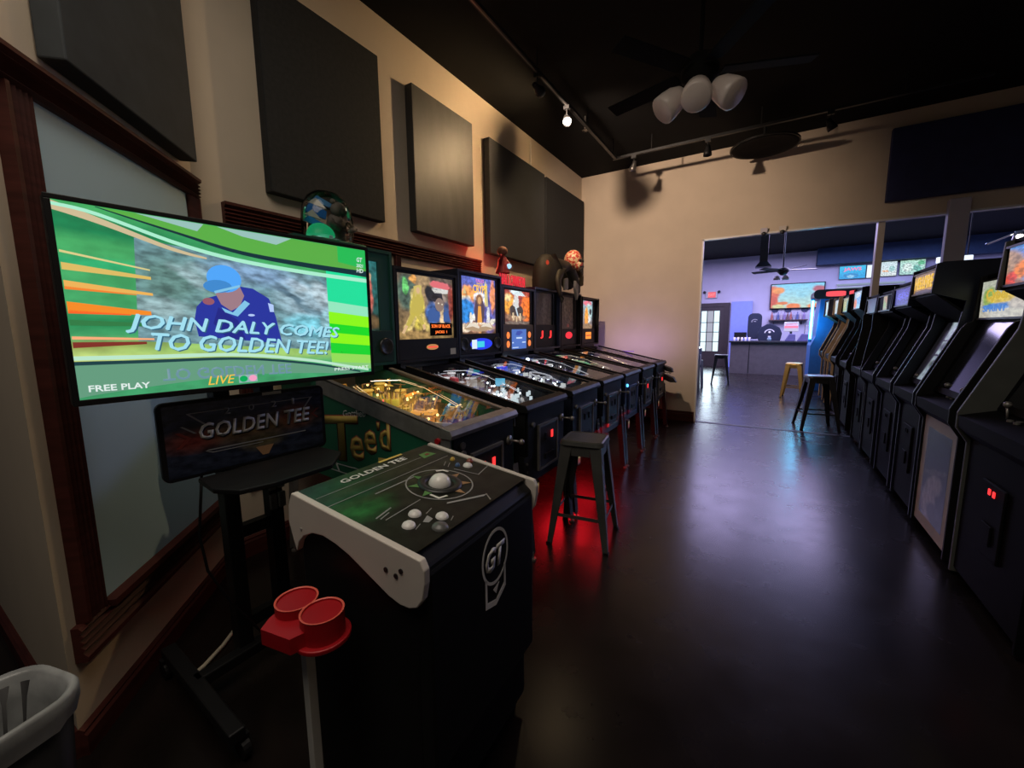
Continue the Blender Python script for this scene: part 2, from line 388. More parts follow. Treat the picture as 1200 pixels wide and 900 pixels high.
pp = MB()._add([aw(0.12, 0.44, 0.001), aw(1.07, 0.44, 0.001), aw(1.07, 2.15, 0.001), aw(0.12, 2.15, 0.001), aw(0.12, 0.44, 0.008), aw(1.07, 0.44, 0.008), aw(1.07, 2.15, 0.008), aw(0.12, 2.15, 0.008)],
    [(0, 1, 2, 3), (4, 5, 6, 7), (0, 1, 5, 4), (1, 2, 6, 5), (2, 3, 7, 6), (3, 0, 4, 7)])
struct(pp.obj('window_1', M['white_panel']))
casing('trim_10', (-2.74, 1.26, 2.045), (0, 1, 0), (0, 0, 1), (1, 0, 0), 2.52, 0.12, 1.3)
casing('trim_11', (-2.74, 1.36, 0.445), (0, 0, 1), (0, -1, 0), (1, 0, 0), 1.60, 0.10)
casing('trim_12', (-2.74, 2.62, 0.445), (0, 0, 1), (0, -1, 0), (1, 0, 0), 1.60, 0.07)
casing('trim_13', (-2.74, 3.68, 0.445), (0, 0, 1), (0, 1, 0), (1, 0, 0), 1.60, 0.10)
struct(MB().b(-2.739, -2.732, 1.36, 3.68, 0.445, 2.045).obj('window_2', M['cream']))

# ================================================================== PINBALL MACHINES (front faces +X, local origin on the floor under the lockbar)
SL = (1.150 - 0.955) / 0.92                       # slope of the side rails
def zr(x, z0=0.955): return z0 - x * SL            # rail height at local x (x is negative towards the back)
def playfield(root, seed, spec):
    r = random.Random(seed)
    pf = art('playfield_print', spec['pf'][0], spec['pf'][1], spec['pf'][2], 1, noise=0.08, nscale=5, detail=0.7, lit=False, dscale=22)
    x0, x1 = -0.10, -1.02; dz = 0.10
    panel('playfield', pf, root, (x0, -0.255, zr(x0) - dz), (0, 0.51, 0), (x1 - x0, 0, zr(x1) - zr(x0)))
    def at(x, y, h=0.0): return (x, y, zr(x) - dz + h)
    # rubber posts
    m = MB()
    for _ in range(70):
        x, y = r.uniform(-0.98, -0.22), r.uniform(-0.23, 0.23); h = r.uniform(0.02, 0.045)
        m.cyl(at(x, y), at(x, y, h), 0.006, 0.004, 6)
    stuff(m.obj('post', spec.get('post', M['steel']), root))
    # flat plastics on the posts
    for mi, cmat in enumerate(spec['plastics']):
        m = MB()
        for _ in range(9):
            x, y = r.uniform(-0.95, -0.25), r.uniform(-0.21, 0.21); a = r.uniform(0, PI); L_, W_ = r.uniform(0.04, 0.09), r.uniform(0.02, 0.04)
            c = at(x, y, 0.047)
            P = [(c[0] + L_ * k * math.cos(a) - W_ * q * math.sin(a), c[1] + L_ * k * math.sin(a) + W_ * q * math.cos(a)) for k, q in ((-.5, -.5), (.5, -.3), (.6, .2), (-.2, .5))]
            m.prism(P, 'z', c[2], c[2] + 0.003)
        stuff(m.obj('plastic', cmat, root))
    # pop bumpers
    for k, (bx, by) in enumerate(((-0.78, -0.1), (-0.86, 0.06), (-0.70, 0.08))):
        bm_ = MB().lathe([(0.0, 0.055), (0.032, 0.055), (0.036, 0.047), (0.026, 0.04), (0.024, 0.0)], at(bx, by), 14).obj('bumper', spec['bumper'], root, smooth=False)
    # wire ramps
    for s in (-1, 1):
        pts = [at(-0.92, 0.05 * s, 0.05), at(-0.80, 0.17 * s, 0.075), at(-0.62, 0.22 * s, 0.07), at(-0.45, 0.215 * s, 0.05), at(-0.32, 0.20 * s, 0.035)]
        m = MB(); m.tube([(p[0], p[1] - 0.012, p[2]) for p in pts], 0.003, 5); m.tube([(p[0], p[1] + 0.012, p[2]) for p in pts], 0.003, 5)
        m.obj('ramp', spec.get('ramp', M['chrome']), root)
    # flippers
    for s in (-1, 1):
        MB().beam(at(-0.26, 0.11 * s, 0.018), at(-0.20, 0.035 * s, 0.018), 0.016, 0.018).obj('flipper', spec.get('flip', M['white']), root)
    # bulbs
    m = MB()
    for _ in range(spec.get('nb', 16)):
        x, y = r.uniform(-0.97, -0.25), r.uniform(-0.22, 0.22)
        m.sphere(at(x, y, 0.03), 0.008, u=6, v=4)
    stuff(m.obj('bulb', spec['bulb'], root))
    l = lamp('playfield_light', 'AREA', (-0.6, 0.0, zr(-0.6) - 0.012), spec.get('glow', 0.6), spec['glowcol'], 0.7, (0, math.atan(SL), 0), 0.4)
    l.parent = root
    return at

def pinball(name, label, x, yc, spec):
    root = thing(name, label, 'pinball machine', (x, yc, 0), 0, 'pinball machines along the left wall')
    body, trim, legm = spec['body'], spec['rail'], spec['leg']
    prof = [(-0.01, 0.50), (-0.01, zr(-0.01) - 0.03), (-1.36, zr(-1.36) - 0.03), (-1.36, 0.60)]
    for s in (-1, 1):
        MB().prism(prof, 'y', s * 0.262, s * 0.282).obj('side_panel', spec.get('side', body), root)
        h = spec.get('rail_h', 0.04)
        m = MB(); m.prism([(0.0, zr(0) - h), (0.0, zr(0)), (-0.99, zr(-0.99)), (-0.99, zr(-0.99) - h)], 'y', s * 0.2822, s * 0.290)
        m.prism([(0.0, zr(0) - 0.006), (0.0, zr(0)), (-0.99, zr(-0.99)), (-0.99, zr(-0.99) - 0.006)], 'y', s * 0.255, s * 0.290)
        m.obj('side_rail', trim, root)
        MB().cyl((-0.07, s * 0.29, zr(-0.07) - 0.065), (-0.07, s * 0.302, zr(-0.07) - 0.065), 0.014).obj('flipper_button', M['red'], root)
    MB().b(-0.025, 0.0, -0.262, 0.262, 0.46, 0.925).obj('front_panel', spec.get('front', body), root)
    MB().b(-1.36, -0.02, -0.262, 0.262, 0.60, 0.62).obj('cabinet_floor', M['black'], root)
    m = MB(); m.prism([(-0.055, 0.918), (0.012, 0.918), (0.018, 0.938), (0.004, 0.962), (-0.055, 0.972)], 'y', -0.296, 0.296)
    m.obj('lockbar', spec.get('lock', trim), root, bevel=0.003)
    panel('apron', M['black'], root, (-0.05, -0.255, zr(-0.05) - 0.075), (0, 0.51, 0), (-0.10, 0, 0.01))
    panel('playfield_glass', M['glass'], root, (-0.05, -0.258, zr(-0.05) - 0.008), (0, 0.516, 0), (-0.95, 0, 0.95 * SL))
    # coin door with two slots
    cd = MB().b(0.0, 0.012, -0.125, 0.125, 0.53, 0.80).obj('coin_door', spec.get('door', M['dark_metal']), root, bevel=0.006)
    fr = MB()
    for y0, y1, z0, z1 in ((-0.14, 0.14, 0.80, 0.815), (-0.14, 0.14, 0.515, 0.53), (-0.14, -0.125, 0.53, 0.80), (0.125, 0.14, 0.53, 0.80)): fr.b(0, 0.016, y0, y1, z0, z1)
    fr.obj('door_frame', spec.get('doorframe', M['dull_steel']), cd)
    for k, yy in enumerate((-0.045, 0.045)):
        if k in spec.get('slots', ()): MB().b(0.012, 0.017, yy - 0.013, yy + 0.013, 0.70, 0.75).obj('coin_slot', M['e_red'], cd, bevel=0.003)
        else: MB().b(0.012, 0.017, yy - 0.013, yy + 0.013, 0.70, 0.75).obj('coin_slot', M['black'], cd, bevel=0.003)
    MB().b(0.012, 0.02, -0.06, 0.06, 0.57, 0.61).obj('coin_return', M['black'], cd, bevel=0.004)
    MB().cyl((0.0, -0.20, 0.83), (0.012, -0.20, 0.83), 0.016).obj('start_button', spec.get('start', M['dull_steel']), root)
    pl = MB(); pl.cyl((0.0, 0.215, 0.80), (0.01, 0.215, 0.80), 0.028); pl.cyl((0.01, 0.215, 0.80), (0.07, 0.215, 0.80), 0.007)
    pl.sphere((0.085, 0.215, 0.80), 0.017, u=10, v=6); pl.obj('plunger', M['dull_steel'], root, smooth=True)
    # card reader box hung under the coin door
    cb = MB().b(-0.06, 0.03, -0.235, -0.165, 0.37, 0.47).obj('card_reader', M['black'], root, bevel=0.006)
    panel('card_sticker', spec.get('sticker', M['kick']), cb, (0.0312, -0.225, 0.385), (0, 0.05, 0), (0, 0, 0.07))
    # legs: angle steel with feet
    for lx, sx in ((0.0, 1), (-1.28, -1)):
        for s in (-1, 1):
            top = 0.64 if sx > 0 else 0.72
            m = MB(); a, b_ = Vector((lx - 0.0 * sx, s * 0.287, top)), Vector((lx + 0.055 * sx, s * 0.300, 0.03))
            m.beam(a, b_, 0.055, 0.005, (1, 0, 0)); m.beam(a + Vector((-0.026 * sx, 0, 0)), b_ + Vector((-0.026 * sx, 0, 0)), 0.005, 0.052, (1, 0, 0))
            lg = m.obj('leg', legm, root)
            q = MB(); q.cyl(b_ + Vector((0, 0, -0.03)), b_ + Vector((0, 0, -0.018)), 0.02); q.cyl(b_ + Vector((0, 0, -0.02)), b_ + Vector((0, 0, 0.02)), 0.006)
            q.obj('leveler_foot', M['dull_steel'], lg)
            if sx > 0:
                for bz in (0.60, 0.55): MB().cyl((0.004, s * 0.287, bz), (0.012, s * 0.287, bz), 0.009, n=8).obj('leg_bolt', M['steel'], lg)
    # backbox
    BX0, BX1, HW, ZB, ZT = -1.01, -1.36, spec.get('hw', 0.335), 1.185, spec.get('zt', 1.92)
    MB().prism([(-1.06, zr(-1.06) - 0.04), (-1.36, zr(-1.36) - 0.04), (-1.36, ZB), (-1.06, ZB)], 'y', -0.27, 0.27).obj('neck', body, root)
    m = MB(); m.b(BX1, BX0, -HW, -HW + 0.02, ZB, ZT); m.b(BX1, BX0, HW - 0.02, HW, ZB, ZT); m.b(BX1, BX0, -HW + 0.02, HW - 0.02, ZT - 0.02, ZT)
    m.b(BX1, BX0, -HW + 0.02, HW - 0.02, ZB, ZB + 0.02); m.b(BX1, BX1 + 0.02, -HW + 0.02, HW - 0.02, ZB + 0.02, ZT - 0.02)
    bb = m.obj('backbox', spec.get('bbm', body), root)
    zs = spec.get('zs', 1.37); tw = spec.get('tw', 0.29)
    xf = BX0 - spec.get('recess', 0.03)
    m = MB(); m.b(xf - 0.015, xf + 0.012, -HW + 0.02, -tw, zs, ZT - 0.02); m.b(xf - 0.015, xf + 0.012, tw, HW - 0.02, zs, ZT - 0.02)
    m.b(xf - 0.015, xf + 0.012, -tw, tw, spec.get('ztop', 1.86), ZT - 0.02)
    m.obj('translite_frame', spec.get('frm', M['black']), root)
    panel('translite', spec['art'], root, (xf, -tw, zs), (0, 2 * tw, 0), (0, 0, spec.get('ztop', 1.86) - zs))
    sp = MB().b(xf - 0.02, xf + 0.02, -HW + 0.02, HW - 0.02, ZB + 0.02, zs).obj('speaker_panel', spec.get('spm', M['black']), root, bevel=0.004)
    if spec.get('speakers', True):
        for s in (-1, 1):
            zc = (ZB + zs) / 2 + 0.01
            MB().lathe([(0.0, 0.004), (0.03, 0.001), (0.048, 0.012), (0.056, 0.012), (0.058, 0.0)], (0, 0, 0), 18, Matrix.Translation((xf + 0.02, s * 0.26, zc)) @ Matrix.Rotation(R(90), 4, 'Y')).obj('speaker', spec.get('spk', M['dark_metal']), sp, smooth=True)
    root['xf'] = xf
    at = playfield(root, spec['seed'], spec)
    return root, xf, at, sp

FL = [(0, 0), (1, 0)]
A = {}
# generic painted scenes, none of them after a known picture
A['m1'] = art('translite_beach', (0.03, 0.10, 0.08), (0.05, 0.30, 0.30), [(.5, .55, .34, .42, 0, (.02, .25, .38)), (.70, .60, .16, .34, 12, (.75, .50, .28)), (.60, .78, .10, .10, 0, (.85, .30, .16)),
    (.82, .52, .09, .30, 0, (.90, .22, .16)), (.84, .78, .06, .06, 0, (.95, .62, .38)), (.80, .12, .25, .12, 0, (.22, .14, .06)), (.62, .10, .12, .08, 0, (.10, .30, .08))], 0.55, 0.05, 5, 0.5)
A['m2'] = art('translite_club', (.30, .19, .07), (.16, .12, .09), [(.16, .72, .16, .26, 0, (.10, .16, .12)), (.14, .80, .05, .12, 0, (.18, .70, .20)), (.44, .78, .14, .26, 0, (.45, .30, .15)), (.27, .93, .06, .06, 0, (.95, .45, .12)),
    (.33, .45, .12, .30, 0, (.75, .60, .10)), (.30, .70, .08, .10, 0, (.70, .58, .22)), (.20, .25, .07, .22, -28, (.80, .62, .22)), (.42, .30, .06, .20, 30, (.72, .55, .16)),
    (.68, .60, .20, .22, 0, (.14, .12, .12)), (.56, .72, .08, .15, 15, (.02, .02, .02)), (.74, .62, .11, .17, 0, (.36, .27, .22)), (.60, .40, .14, .18, 0, (.07, .16, .45)), (.86, .38, .10, .20, 0, (.05, .09, .22)), (.78, .36, .05, .14, 0, (.75, .55, .32)),
    (.78, .88, .22, .06, -4, (.85, .22, .25)), (.80, .80, .18, .05, -4, (.75, .75, .72)), (.96, .6, .06, .3, 0, (.32, .06, .04)), (.25, .05, .3, .08, 0, (.45, .28, .10))], 0.85, 0.05, 6, 0.55)
A['m3'] = art('translite_tower', (.20, .10, .05), (.12, .16, .60), [(.2, .70, .2, .14, 0, (.95, .38, .10)), (.12, .62, .14, .06, 0, (1., .80, .45)), (.15, .40, .2, .24, 0, (.03, .25, .70)), (.8, .35, .2, .35, 0, (.12, .12, .42)), (.92, .70, .08, .3, 0, (.85, .30, .12)),
    (.52, .64, .16, .12, 0, (.85, .90, 1.)), (.52, .62, .10, .09, 0, (.85, .40, .12)), (.50, .45, .16, .2, 0, (.22, .12, .22)), (.52, .28, .09, .26, 0, (1., .45, .08)), (.70, .72, .04, .22, 0, (.75, .62, .20)), (.48, .12, .5, .09, 0, (.55, .30, .18)), (.3, .12, .2, .05, 22, (.95, .80, .62)), (.68, .14, .2, .05, -20, (.95, .78, .60)),
    (.30, .27, .10, .06, 40, (.9, .88, .85)), (.90, .22, .10, .05, 20, (.92, .85, .70)), (.78, .33, .05, .14, 0, (.75, .78, .85)), (.06, .1, .1, .08, 0, (.95, .75, .55))], 1.0, 0.06, 7, 0.5)
A['m4'] = art('translite_orange', (.10, .05, .04), (.45, .06, .03), [(.2, .6, .22, .3, 0, (1., .42, .05)), (.85, .5, .2, .4, 0, (.95, .20, .02)), (.15, .78, .12, .10, 0, (1., .75, .35)), (.5, .94, .28, .07, -8, (.75, .92, .95)), (.46, .72, .10, .18, 0, (.80, .80, .78)), (.45, .42, .26, .16, 0, (.12, .09, .07)),
    (.42, .48, .07, .18, 25, (.75, .85, .95)), (.45, .22, .40, .12, 0, (.35, .20, .12)), (.35, .28, .05, .12, 0, (.95, .75, .5)), (.58, .26, .05, .12, 0, (.85, .65, .45)), (.5, .05, .6, .05, 0, (.20, .15, .12))], 1.0, 0.06, 7, 0.5)
A['m5'] = art('translite_unlit_pale', (.10, .08, .09), (.10, .07, .07), [(.5, .45, .16, .40, 0, (.16, .13, .14)), (.5, .75, .10, .10, 0, (.18, .15, .15)), (.8, .4, .1, .2, 0, (.07, .06, .07))], 1, 0.06, 6, 0.4, lit=False)
A['m6'] = art('translite_unlit_brown', (.14, .10, .08), (.11, .09, .09), [(.5, .5, .25, .40, 0, (.17, .12, .11)), (.3, .6, .07, .3, 20, (.24, .20, .18)), (.7, .3, .10, .2, -20, (.25, .16, .12)), (.55, .1, .1, .06, 0, (.7, .15, .10))], 1, 0.08, 8, 0.6, lit=False)
A['m7'] = art('translite_small_lit', (.22, .12, .10), (.35, .55, .65), [(.5, .92, .4, .09, 0, (.95, .20, .28)), (.62, .6, .35, .3, 0, (.45, .70, .70)), (.42, .42, .18, .36, 0, (1., .40, .06)), (.8, .62, .12, .12, 0, (.03, .03, .05)), (.7, .35, .12, .14, 0, (.85, .85, .85)), (.5, .08, .5, .1, 0, (.35, .22, .12))], 0.95, 0.06, 7, 0.45)
A['sticker'] = art('reader_sticker', (.20, .02, .01), (.50, .30, .12), [(.5, .35, .35, .25, 0, (.55, .05, .03)), (.5, .8, .4, .12, 0, (.75, .60, .25))], 0.30, 0.05)
pl_brown = [mat('plastic_amber', (.40, .24, .05), .3), mat('plastic_ochre', (.50, .42, .10), .3), mat('plastic_brown', (.16, .09, .05), .4)]
pl_grey = [mat('plastic_ice', (.45, .50, .55), .25), mat('plastic_wine', (.25, .04, .05), .3), mat('plastic_slate', (.12, .13, .16), .3)]
pl_blue = [mat('plastic_blue', (.06, .16, .45), .3), mat('plastic_violet', (.22, .14, .35), .3), mat('plastic_pale', (.45, .45, .45), .3)]

base_spec = dict(body=M['black'], rail=M['black'], leg=M['dark_metal'], sticker=A['sticker'])
def sp_(**k): d = dict(base_spec); d.update(k); return d
G = []
# --- 1 green machine
s1 = sp_(seed=11, body=M['green'], front=M['black'], rail=M['dull_steel'], lock=M['dull_steel'], rail_h=0.09, leg=M['dull_steel'], art=A['m1'], bbm=mat('dark_green_backbox', (.008, .060, .045), .4), recess=0.02, tw=.225, zs=1.42, zt=1.95, ztop=1.87, hw=.345, frm=mat('dark_green_frame', (.008, .060, .045), .4), spm=mat('green_black_panel', (.006, .030, .022), .4),
    pf=((.10, .06, .03), (.05, .05, .03), [(.5, .2, .2, .1, 0, (.35, .18, .05)), (.6, .6, .25, .2, 0, (.16, .10, .04)), (.3, .8, .2, .15, 0, (.03, .10, .05))]), plastics=pl_brown, bumper=pl_brown[1], bulb=M['e_amber'], glow=1.6, glowcol=(1, .68, .32), nb=22, post=M['gold'], slots=(0, 1))
m1, xf, at, sp = pinball('pinball_machine', 'green pinball machine with big gold lettering on its side and wide steel rails', -1.21, 1.71, s1)
GOLD_DK = M['red_ink']
YS = -0.2826
def side_text(body, x0, z0, w_, h_, mt, d=0.0012, **k): return text('side_lettering', body, mt, m1, (x0, YS, z0), (w_, 0, w_ * 0.10), (0, 0, h_), d, **k)
for ch, x0, z0, w_, h_ in (('T', -0.938, 0.680, 0.285, 0.255), ('e', -0.722, 0.708, 0.108, 0.135), ('e', -0.602, 0.762, 0.092, 0.128), ("'", -0.497, 0.905, 0.016, 0.04), ('d', -0.482, 0.800, 0.078, 0.155)):
    side_text(ch, x0 - 0.006, z0 - 0.006, w_ + 0.012, h_ + 0.012, GOLD_DK, 0.0008, bold=0.03); side_text(ch, x0, z0, w_, h_, M['gold_ink'], 0.0016, bold=0.012)
side_text('Gottlieb', -0.772, 0.946, 0.19, 0.038, M['white_ink'], bold=0.01)
flat('side_print', [[(0, .5), (.4, .42), (1, .3), (1, .33), (.4, .46), (0, .54)], [(0, .2), (.5, .05), (.8, .0), (.8, .03), (.5, .09), (0, .24)], [(.05, .9), (.2, .2), (.23, .2), (.09, .92)], [(.3, .8), (.42, .12), (.45, .12), (.34, .82)]],
     M['white_ink'], m1, (-1.02, YS, 0.60), (0.42, 0, 0.02), (0, 0, 0.13))
flat('side_print', [ell(.5, .5, .5, .5)], mat('grey_ball_print', (.12, .13, .11), .5), m1, (-0.62, YS, 0.60), (0.12, 0, 0), (0, 0, 0.10))
flat('side_print', [[(0, 0), (1, .2), (1, 1), (0, .8)]], M['gold_ink'], m1, (-0.50, YS, 0.72), (0.16, 0, 0.0), (0, 0, 0.045))
# its furniture on the playfield: yellow figure on a mound, blue and white bent plastics, orange displays
m = MB()
for k in range(12):
    a = k * 0.52; p = at(-0.56 + 0.035 * math.cos(a), -0.13 + 0.045 * math.sin(a))
    m.cyl(p, (p[0] + 0.02 * math.cos(a), p[1] + 0.02 * math.sin(a), p[2] + 0.085 + 0.02 * (k % 3)), 0.008, 0.003, 6)
m.obj('twig_ornament', pl_brown[1], m1)
MB().box((at(-0.52, -0.15, 0.04)), (0.07, 0.005, 0.08), Matrix.Rotation(R(35), 3, 'Z')).obj('standing_plastic', mat('plastic_lime', (.55, .58, .10), .3), m1)
for k, (cm_, dx) in enumerate(((mat('plastic_sky', (.12, .40, .80), .25), 0), (M['white'], 0.04), (pl_blue[0], 0.08))):
    MB().box(at(-0.30 + dx, 0.03 + dx * 1.2, 0.045), (0.012, 0.12, 0.085), Matrix.Rotation(R(30), 3, 'Z') @ Matrix.Rotation(R(25), 3, 'Y')).obj('standing_plastic', cm_, m1)
for q in ((-0.40, -0.08), (-0.36, -0.02)):
    MB().box(at(*q, 0.035), (0.05, 0.075, 0.02), Matrix.Rotation(R(20), 3, 'Z')).obj('lit_plastic', emit('amber_plastic', (1, .42, .06), 0.8), m1)
for q in ((-0.84, -0.19, 0.03), (-0.66, 0.13, 0.03)):
    MB().box(at(*q), (0.016, 0.13, 0.012), Matrix.Rotation(R(20), 3, 'Z')).obj('lit_strip', emit('orange_strip', (1, .25, .02), 1.4), m1)
for q in ((-0.68, -0.17, 0.03), (-0.63, -0.12, 0.03)): MB().sphere(at(*q), 0.011, u=8, v=5).obj('red_lamp', emit('hot_red', (1, .02, .05), 4), m1)
m = MB()
for k in range(7): m.box(at(-0.45 + 0.03 * (k % 2), -0.14 + 0.045 * k, 0.05), (0.006, 0.03, 0.05), Matrix.Rotation(R(30), 3, 'Z') @ Matrix.Rotation(R(-25 * (k % 3)), 3, 'X'))
m.obj('fork_ornament', M['gold'], m1)
MB().cyl((0.0, -0.2, 0.87), (0.008, -0.2, 0.87), 0.018).obj('lock_plate', M['steel'], m1)
G.append(m1)

# --- 2 black machine with a wide painted translite
s2 = sp_(seed=22, hw=.345, art=A['m2'], zt=1.865, zs=1.355, ztop=1.825, tw=0.305, recess=0.02, speakers=False, pf=((.10, .10, .11), (.09, .03, .03), [(.5, .3, .3, .15, 0, (.30, .30, .32)), (.3, .85, .4, .1, 0, (.16, .04, .05))]), plastics=pl_grey, bumper=M['white'],
    bulb=M['e_cold'], glow=1.3, glowcol=(.85, .9, 1.0), nb=24, slots=(1,))
m2, xf, at, sp = pinball('pinball_machine', 'black pinball machine with wide painted backglass of a woman in yellow and orange display', -1.21, 2.41, s2)
def tl_flat(root_, xf_, tw_, z0, z1, polys, col, s_=.9, d=.0006):
    ink = emit('backglass_ink', col, s_)
    for p in polys: flat('translite_print', [p], ink, root_, (xf_ + d, -tw_, z0), (0, 2 * tw_, 0), (0, 0, z1 - z0), .0004)
F2 = (m2, xf, .305, 1.355, 1.825)
tl_flat(*F2, [[(.27, .74), (.24, .60), (.20, .42), (.24, .36), (.36, .38), (.42, .44), (.44, .60), (.41, .72)], [(.22, .42), (.13, .22), (.05, .10), (.09, .08), (.20, .22), (.30, .38)], [(.34, .40), (.42, .28), (.46, .16), (.42, .14), (.34, .30), (.28, .38)]], (.62, .50, .09))
tl_flat(*F2, [ell(.345, .77, .055, .075, 14), [(.27, .82), (.29, .66), (.31, .66), (.33, .84)], [(.41, .84), (.40, .66), (.38, .66), (.36, .86)]], (.70, .55, .16), d=.001)
tl_flat(*F2, [ell(.345, .765, .034, .050, 12), [(.05, .10), (.09, .08), (.16, .20), (.12, .22)], [(.42, .14), (.46, .16), (.44, .24), (.40, .22)]], (.80, .52, .28), d=.0014)
tl_flat(*F2, [ell(.66, .66, .13, .06, 16, rot=-.3), [(.58, .66), (.64, .78), (.78, .76), (.80, .64)]], (.03, .025, .03), d=.001)
tl_flat(*F2, [ell(.73, .56, .085, .115, 16)], (.30, .21, .17), d=.0012); tl_flat(*F2, [ell(.71, .585, .016, .014, 8), ell(.78, .57, .014, .013, 8)], (.9, .8, .6), d=.0016)
tl_flat(*F2, [[(.52, .28), (.50, .44), (.60, .52), (.70, .42), (.72, .28)], [(.80, .44), (.90, .46), (.94, .28), (.80, .28)]], (.05, .12, .36), d=.0011)
tl_flat(*F2, [[(.56, .88), (.62, .95), (.86, .92), (.95, .86), (.90, .82), (.62, .84)]], (.85, .18, .20), d=.001); tl_flat(*F2, [[(.60, .80), (.90, .80), (.86, .75), (.64, .75)]], (.78, .76, .72), d=.001)
MB().b(xf + 0.002, xf + 0.006, 0.02, 0.28, 1.375, 1.475).obj('display', M['screen_off'], m2)
for bd, y0, z0, w_ in (('SON OF BLACK', 0.035, 1.437, 0.225), ('JACKS  !', 0.075, 1.388, 0.14)):
    text('display_digits', bd, M['e_orange'], m2, (xf + 0.0065, y0, z0), (0, w_, 0), (0, 0, 0.027), bold=0.02)
pl_ = MB().prism(ell(0.0, 0.0, .065, .022), 'x', 0, 0.006, Matrix.Translation((xf + 0.02, 0.02, 1.29))).obj('emblem', emit('amber_emblem', (.8, .35, .12), .6), sp)
flat('emblem_band', [[(0.05, .3), (.95, .3), (.95, .7), (.05, .7)]], M['e_red'], pl_, (xf + 0.0262, -0.04, 1.28), (0, 0.12, 0), (0, 0, 0.02))
panel('price_card', M['kick'], sp, (xf + 0.0212, 0.235, 1.22), (0, 0.07, 0), (0, 0, 0.05))
MB().box(at(-0.62, 0.02, 0.05), (0.05, 0.14, 0.06), Matrix.Rotation(R(40), 3, 'Z')).obj('metal_ramp', M['steel'], m2)
MB().box(at(-0.70, -0.10, 0.05), (0.03, 0.10, 0.05), Matrix.Rotation(R(60), 3, 'Z')).obj('red_ramp', M['red'], m2)
MB().box(at(-0.5, 0.2, 0.06), (0.075, 0.005, 0.06), Matrix.Rotation(R(15), 3, 'Z')).obj('lit_plastic', emit('cyan_plastic', (.1, .55, .85), 0.9), m2)
m = MB()
for k in range(26): m.box(at(rnd.uniform(-.40, -.16), rnd.uniform(-.20, .20), rnd.uniform(.02, .06)), (0.012, 0.02, 0.03), Matrix.Rotation(rnd.uniform(0, 3), 3, 'Z'))
stuff(m.obj('lit_targets', emit('icy_target', (.75, .9, .95), 0.9), m2))
G.append(m2)

# --- 3 machine with blue translite and book
s3 = sp_(seed=33, body=M['navy_cab'], art=A['m3'], zt=1.925, zs=1.385, ztop=1.88, tw=0.262, pf=((.06, .06, .08), (.08, .09, .16), [(.5, .4, .35, .15, 0, (.22, .22, .24)), (.5, .1, .5, .08, 0, (.14, .09, .07))]), plastics=pl_blue, bumper=M['white'], bulb=M['e_cold'], glow=1.1, glowcol=(.8, .85, 1), nb=22)
m3, xf, at, sp = pinball('pinball_machine', 'dark pinball machine with bright blue backglass headed CRYPT over an open book', -1.21, 3.10, s3)
text('translite_lettering', 'CRYPT', emit('gold_glow', (1, .55, .05), 1.2), m3, (xf + 0.0012, -0.09, 1.745), (0, 0.22, 0), (0, 0, 0.075), bold=0.02)
text('translite_lettering', 'TALES', emit('pink_glow', (.85, .25, .65), 1.0), m3, (xf + 0.001, -0.05, 1.842), (0, 0.13, 0), (0, 0, 0.03), bold=0.02)
text('translite_lettering', 'FROM THE', emit('gold_glow', (1, .55, .05), 1.0), m3, (xf + 0.001, -0.03, 1.825), (0, 0.09, 0), (0, 0, 0.013), bold=0.01)
text('translite_lettering', 'Tales', emit('pale_glow', (.9, .9, 1), .8), m3, (xf + 0.001, 0.16, 1.47), (0, 0, 0.16), (0, -0.05, 0), bold=0.01)
F3 = (m3, xf, .262, 1.385, 1.88)
tl_flat(*F3, [[(.40, .60), (.36, .40), (.40, .20), (.62, .20), (.66, .42), (.62, .60)]], (.10, .06, .09)); tl_flat(*F3, [ell(.51, .61, .085, .10, 16)], (.30, .14, .06), d=.001); tl_flat(*F3, [ell(.51, .60, .05, .065, 14)], (.75, .42, .16), d=.0013)
tl_flat(*F3, [[(.47, .50), (.55, .50), (.58, .20), (.44, .20)]], (1., .42, .06), d=.0012)
tl_flat(*F3, [[(.06, .08), (.20, .20), (.42, .16), (.50, .11), (.58, .16), (.82, .20), (.95, .09), (.50, .03)]], (.50, .34, .20), d=.001); tl_flat(*F3, [[(.10, .10), (.24, .20), (.44, .16), (.50, .12), (.48, .09), (.30, .13)], [(.54, .12), (.60, .16), (.80, .20), (.90, .10), (.70, .13)]], (.90, .80, .66), d=.0014)
tl_flat(*F3, [ell(.26, .30, .05, .035, 10, rot=.6), ell(.33, .26, .05, .02, 10, rot=-.5), ell(.88, .24, .06, .03, 10, rot=.4), ell(.79, .28, .03, .05, 10), [(.22, .32), (.24, .38), (.28, .37), (.27, .30)]], (.92, .86, .74), d=.0016)
tl_flat(*F3, [[(.70, .50), (.72, .92), (.75, .92), (.77, .50)], [(.06, .70), (.10, .84), (.14, .70)]], (.72, .62, .30), d=.001)
dsp = MB().prism(ell(0, 0, .17, .052, 24), 'x', 0, .004, Matrix.Translation((xf + 0.02, 0.0, 1.29))).obj('display', emit('blue_display', (.02, .05, .9), 1.0), sp)
flat('display_picture', [[(0, 0), (1, 0), (1, 1), (0, 1)]], emit('cyan_display', (.05, .65, .8), 1.0), dsp, (xf + 0.0245, -0.07, 1.26), (0, 0.11, 0), (0, 0, 0.055))
flat('display_picture', [[(0, 0), (1, 0), (1, 1), (0, 1)]], emit('white_display', (.75, .85, .95), 1.0), dsp, (xf + 0.0245, -0.15, 1.25), (0, 0.075, 0), (0, 0, 0.08))
MB().box(at(-0.80, 0.0, 0.04), (0.04, 0.12, 0.05)).obj('lit_plastic', emit('deep_blue_plastic', (.02, .05, .9), 1.0), m3)
m = MB()
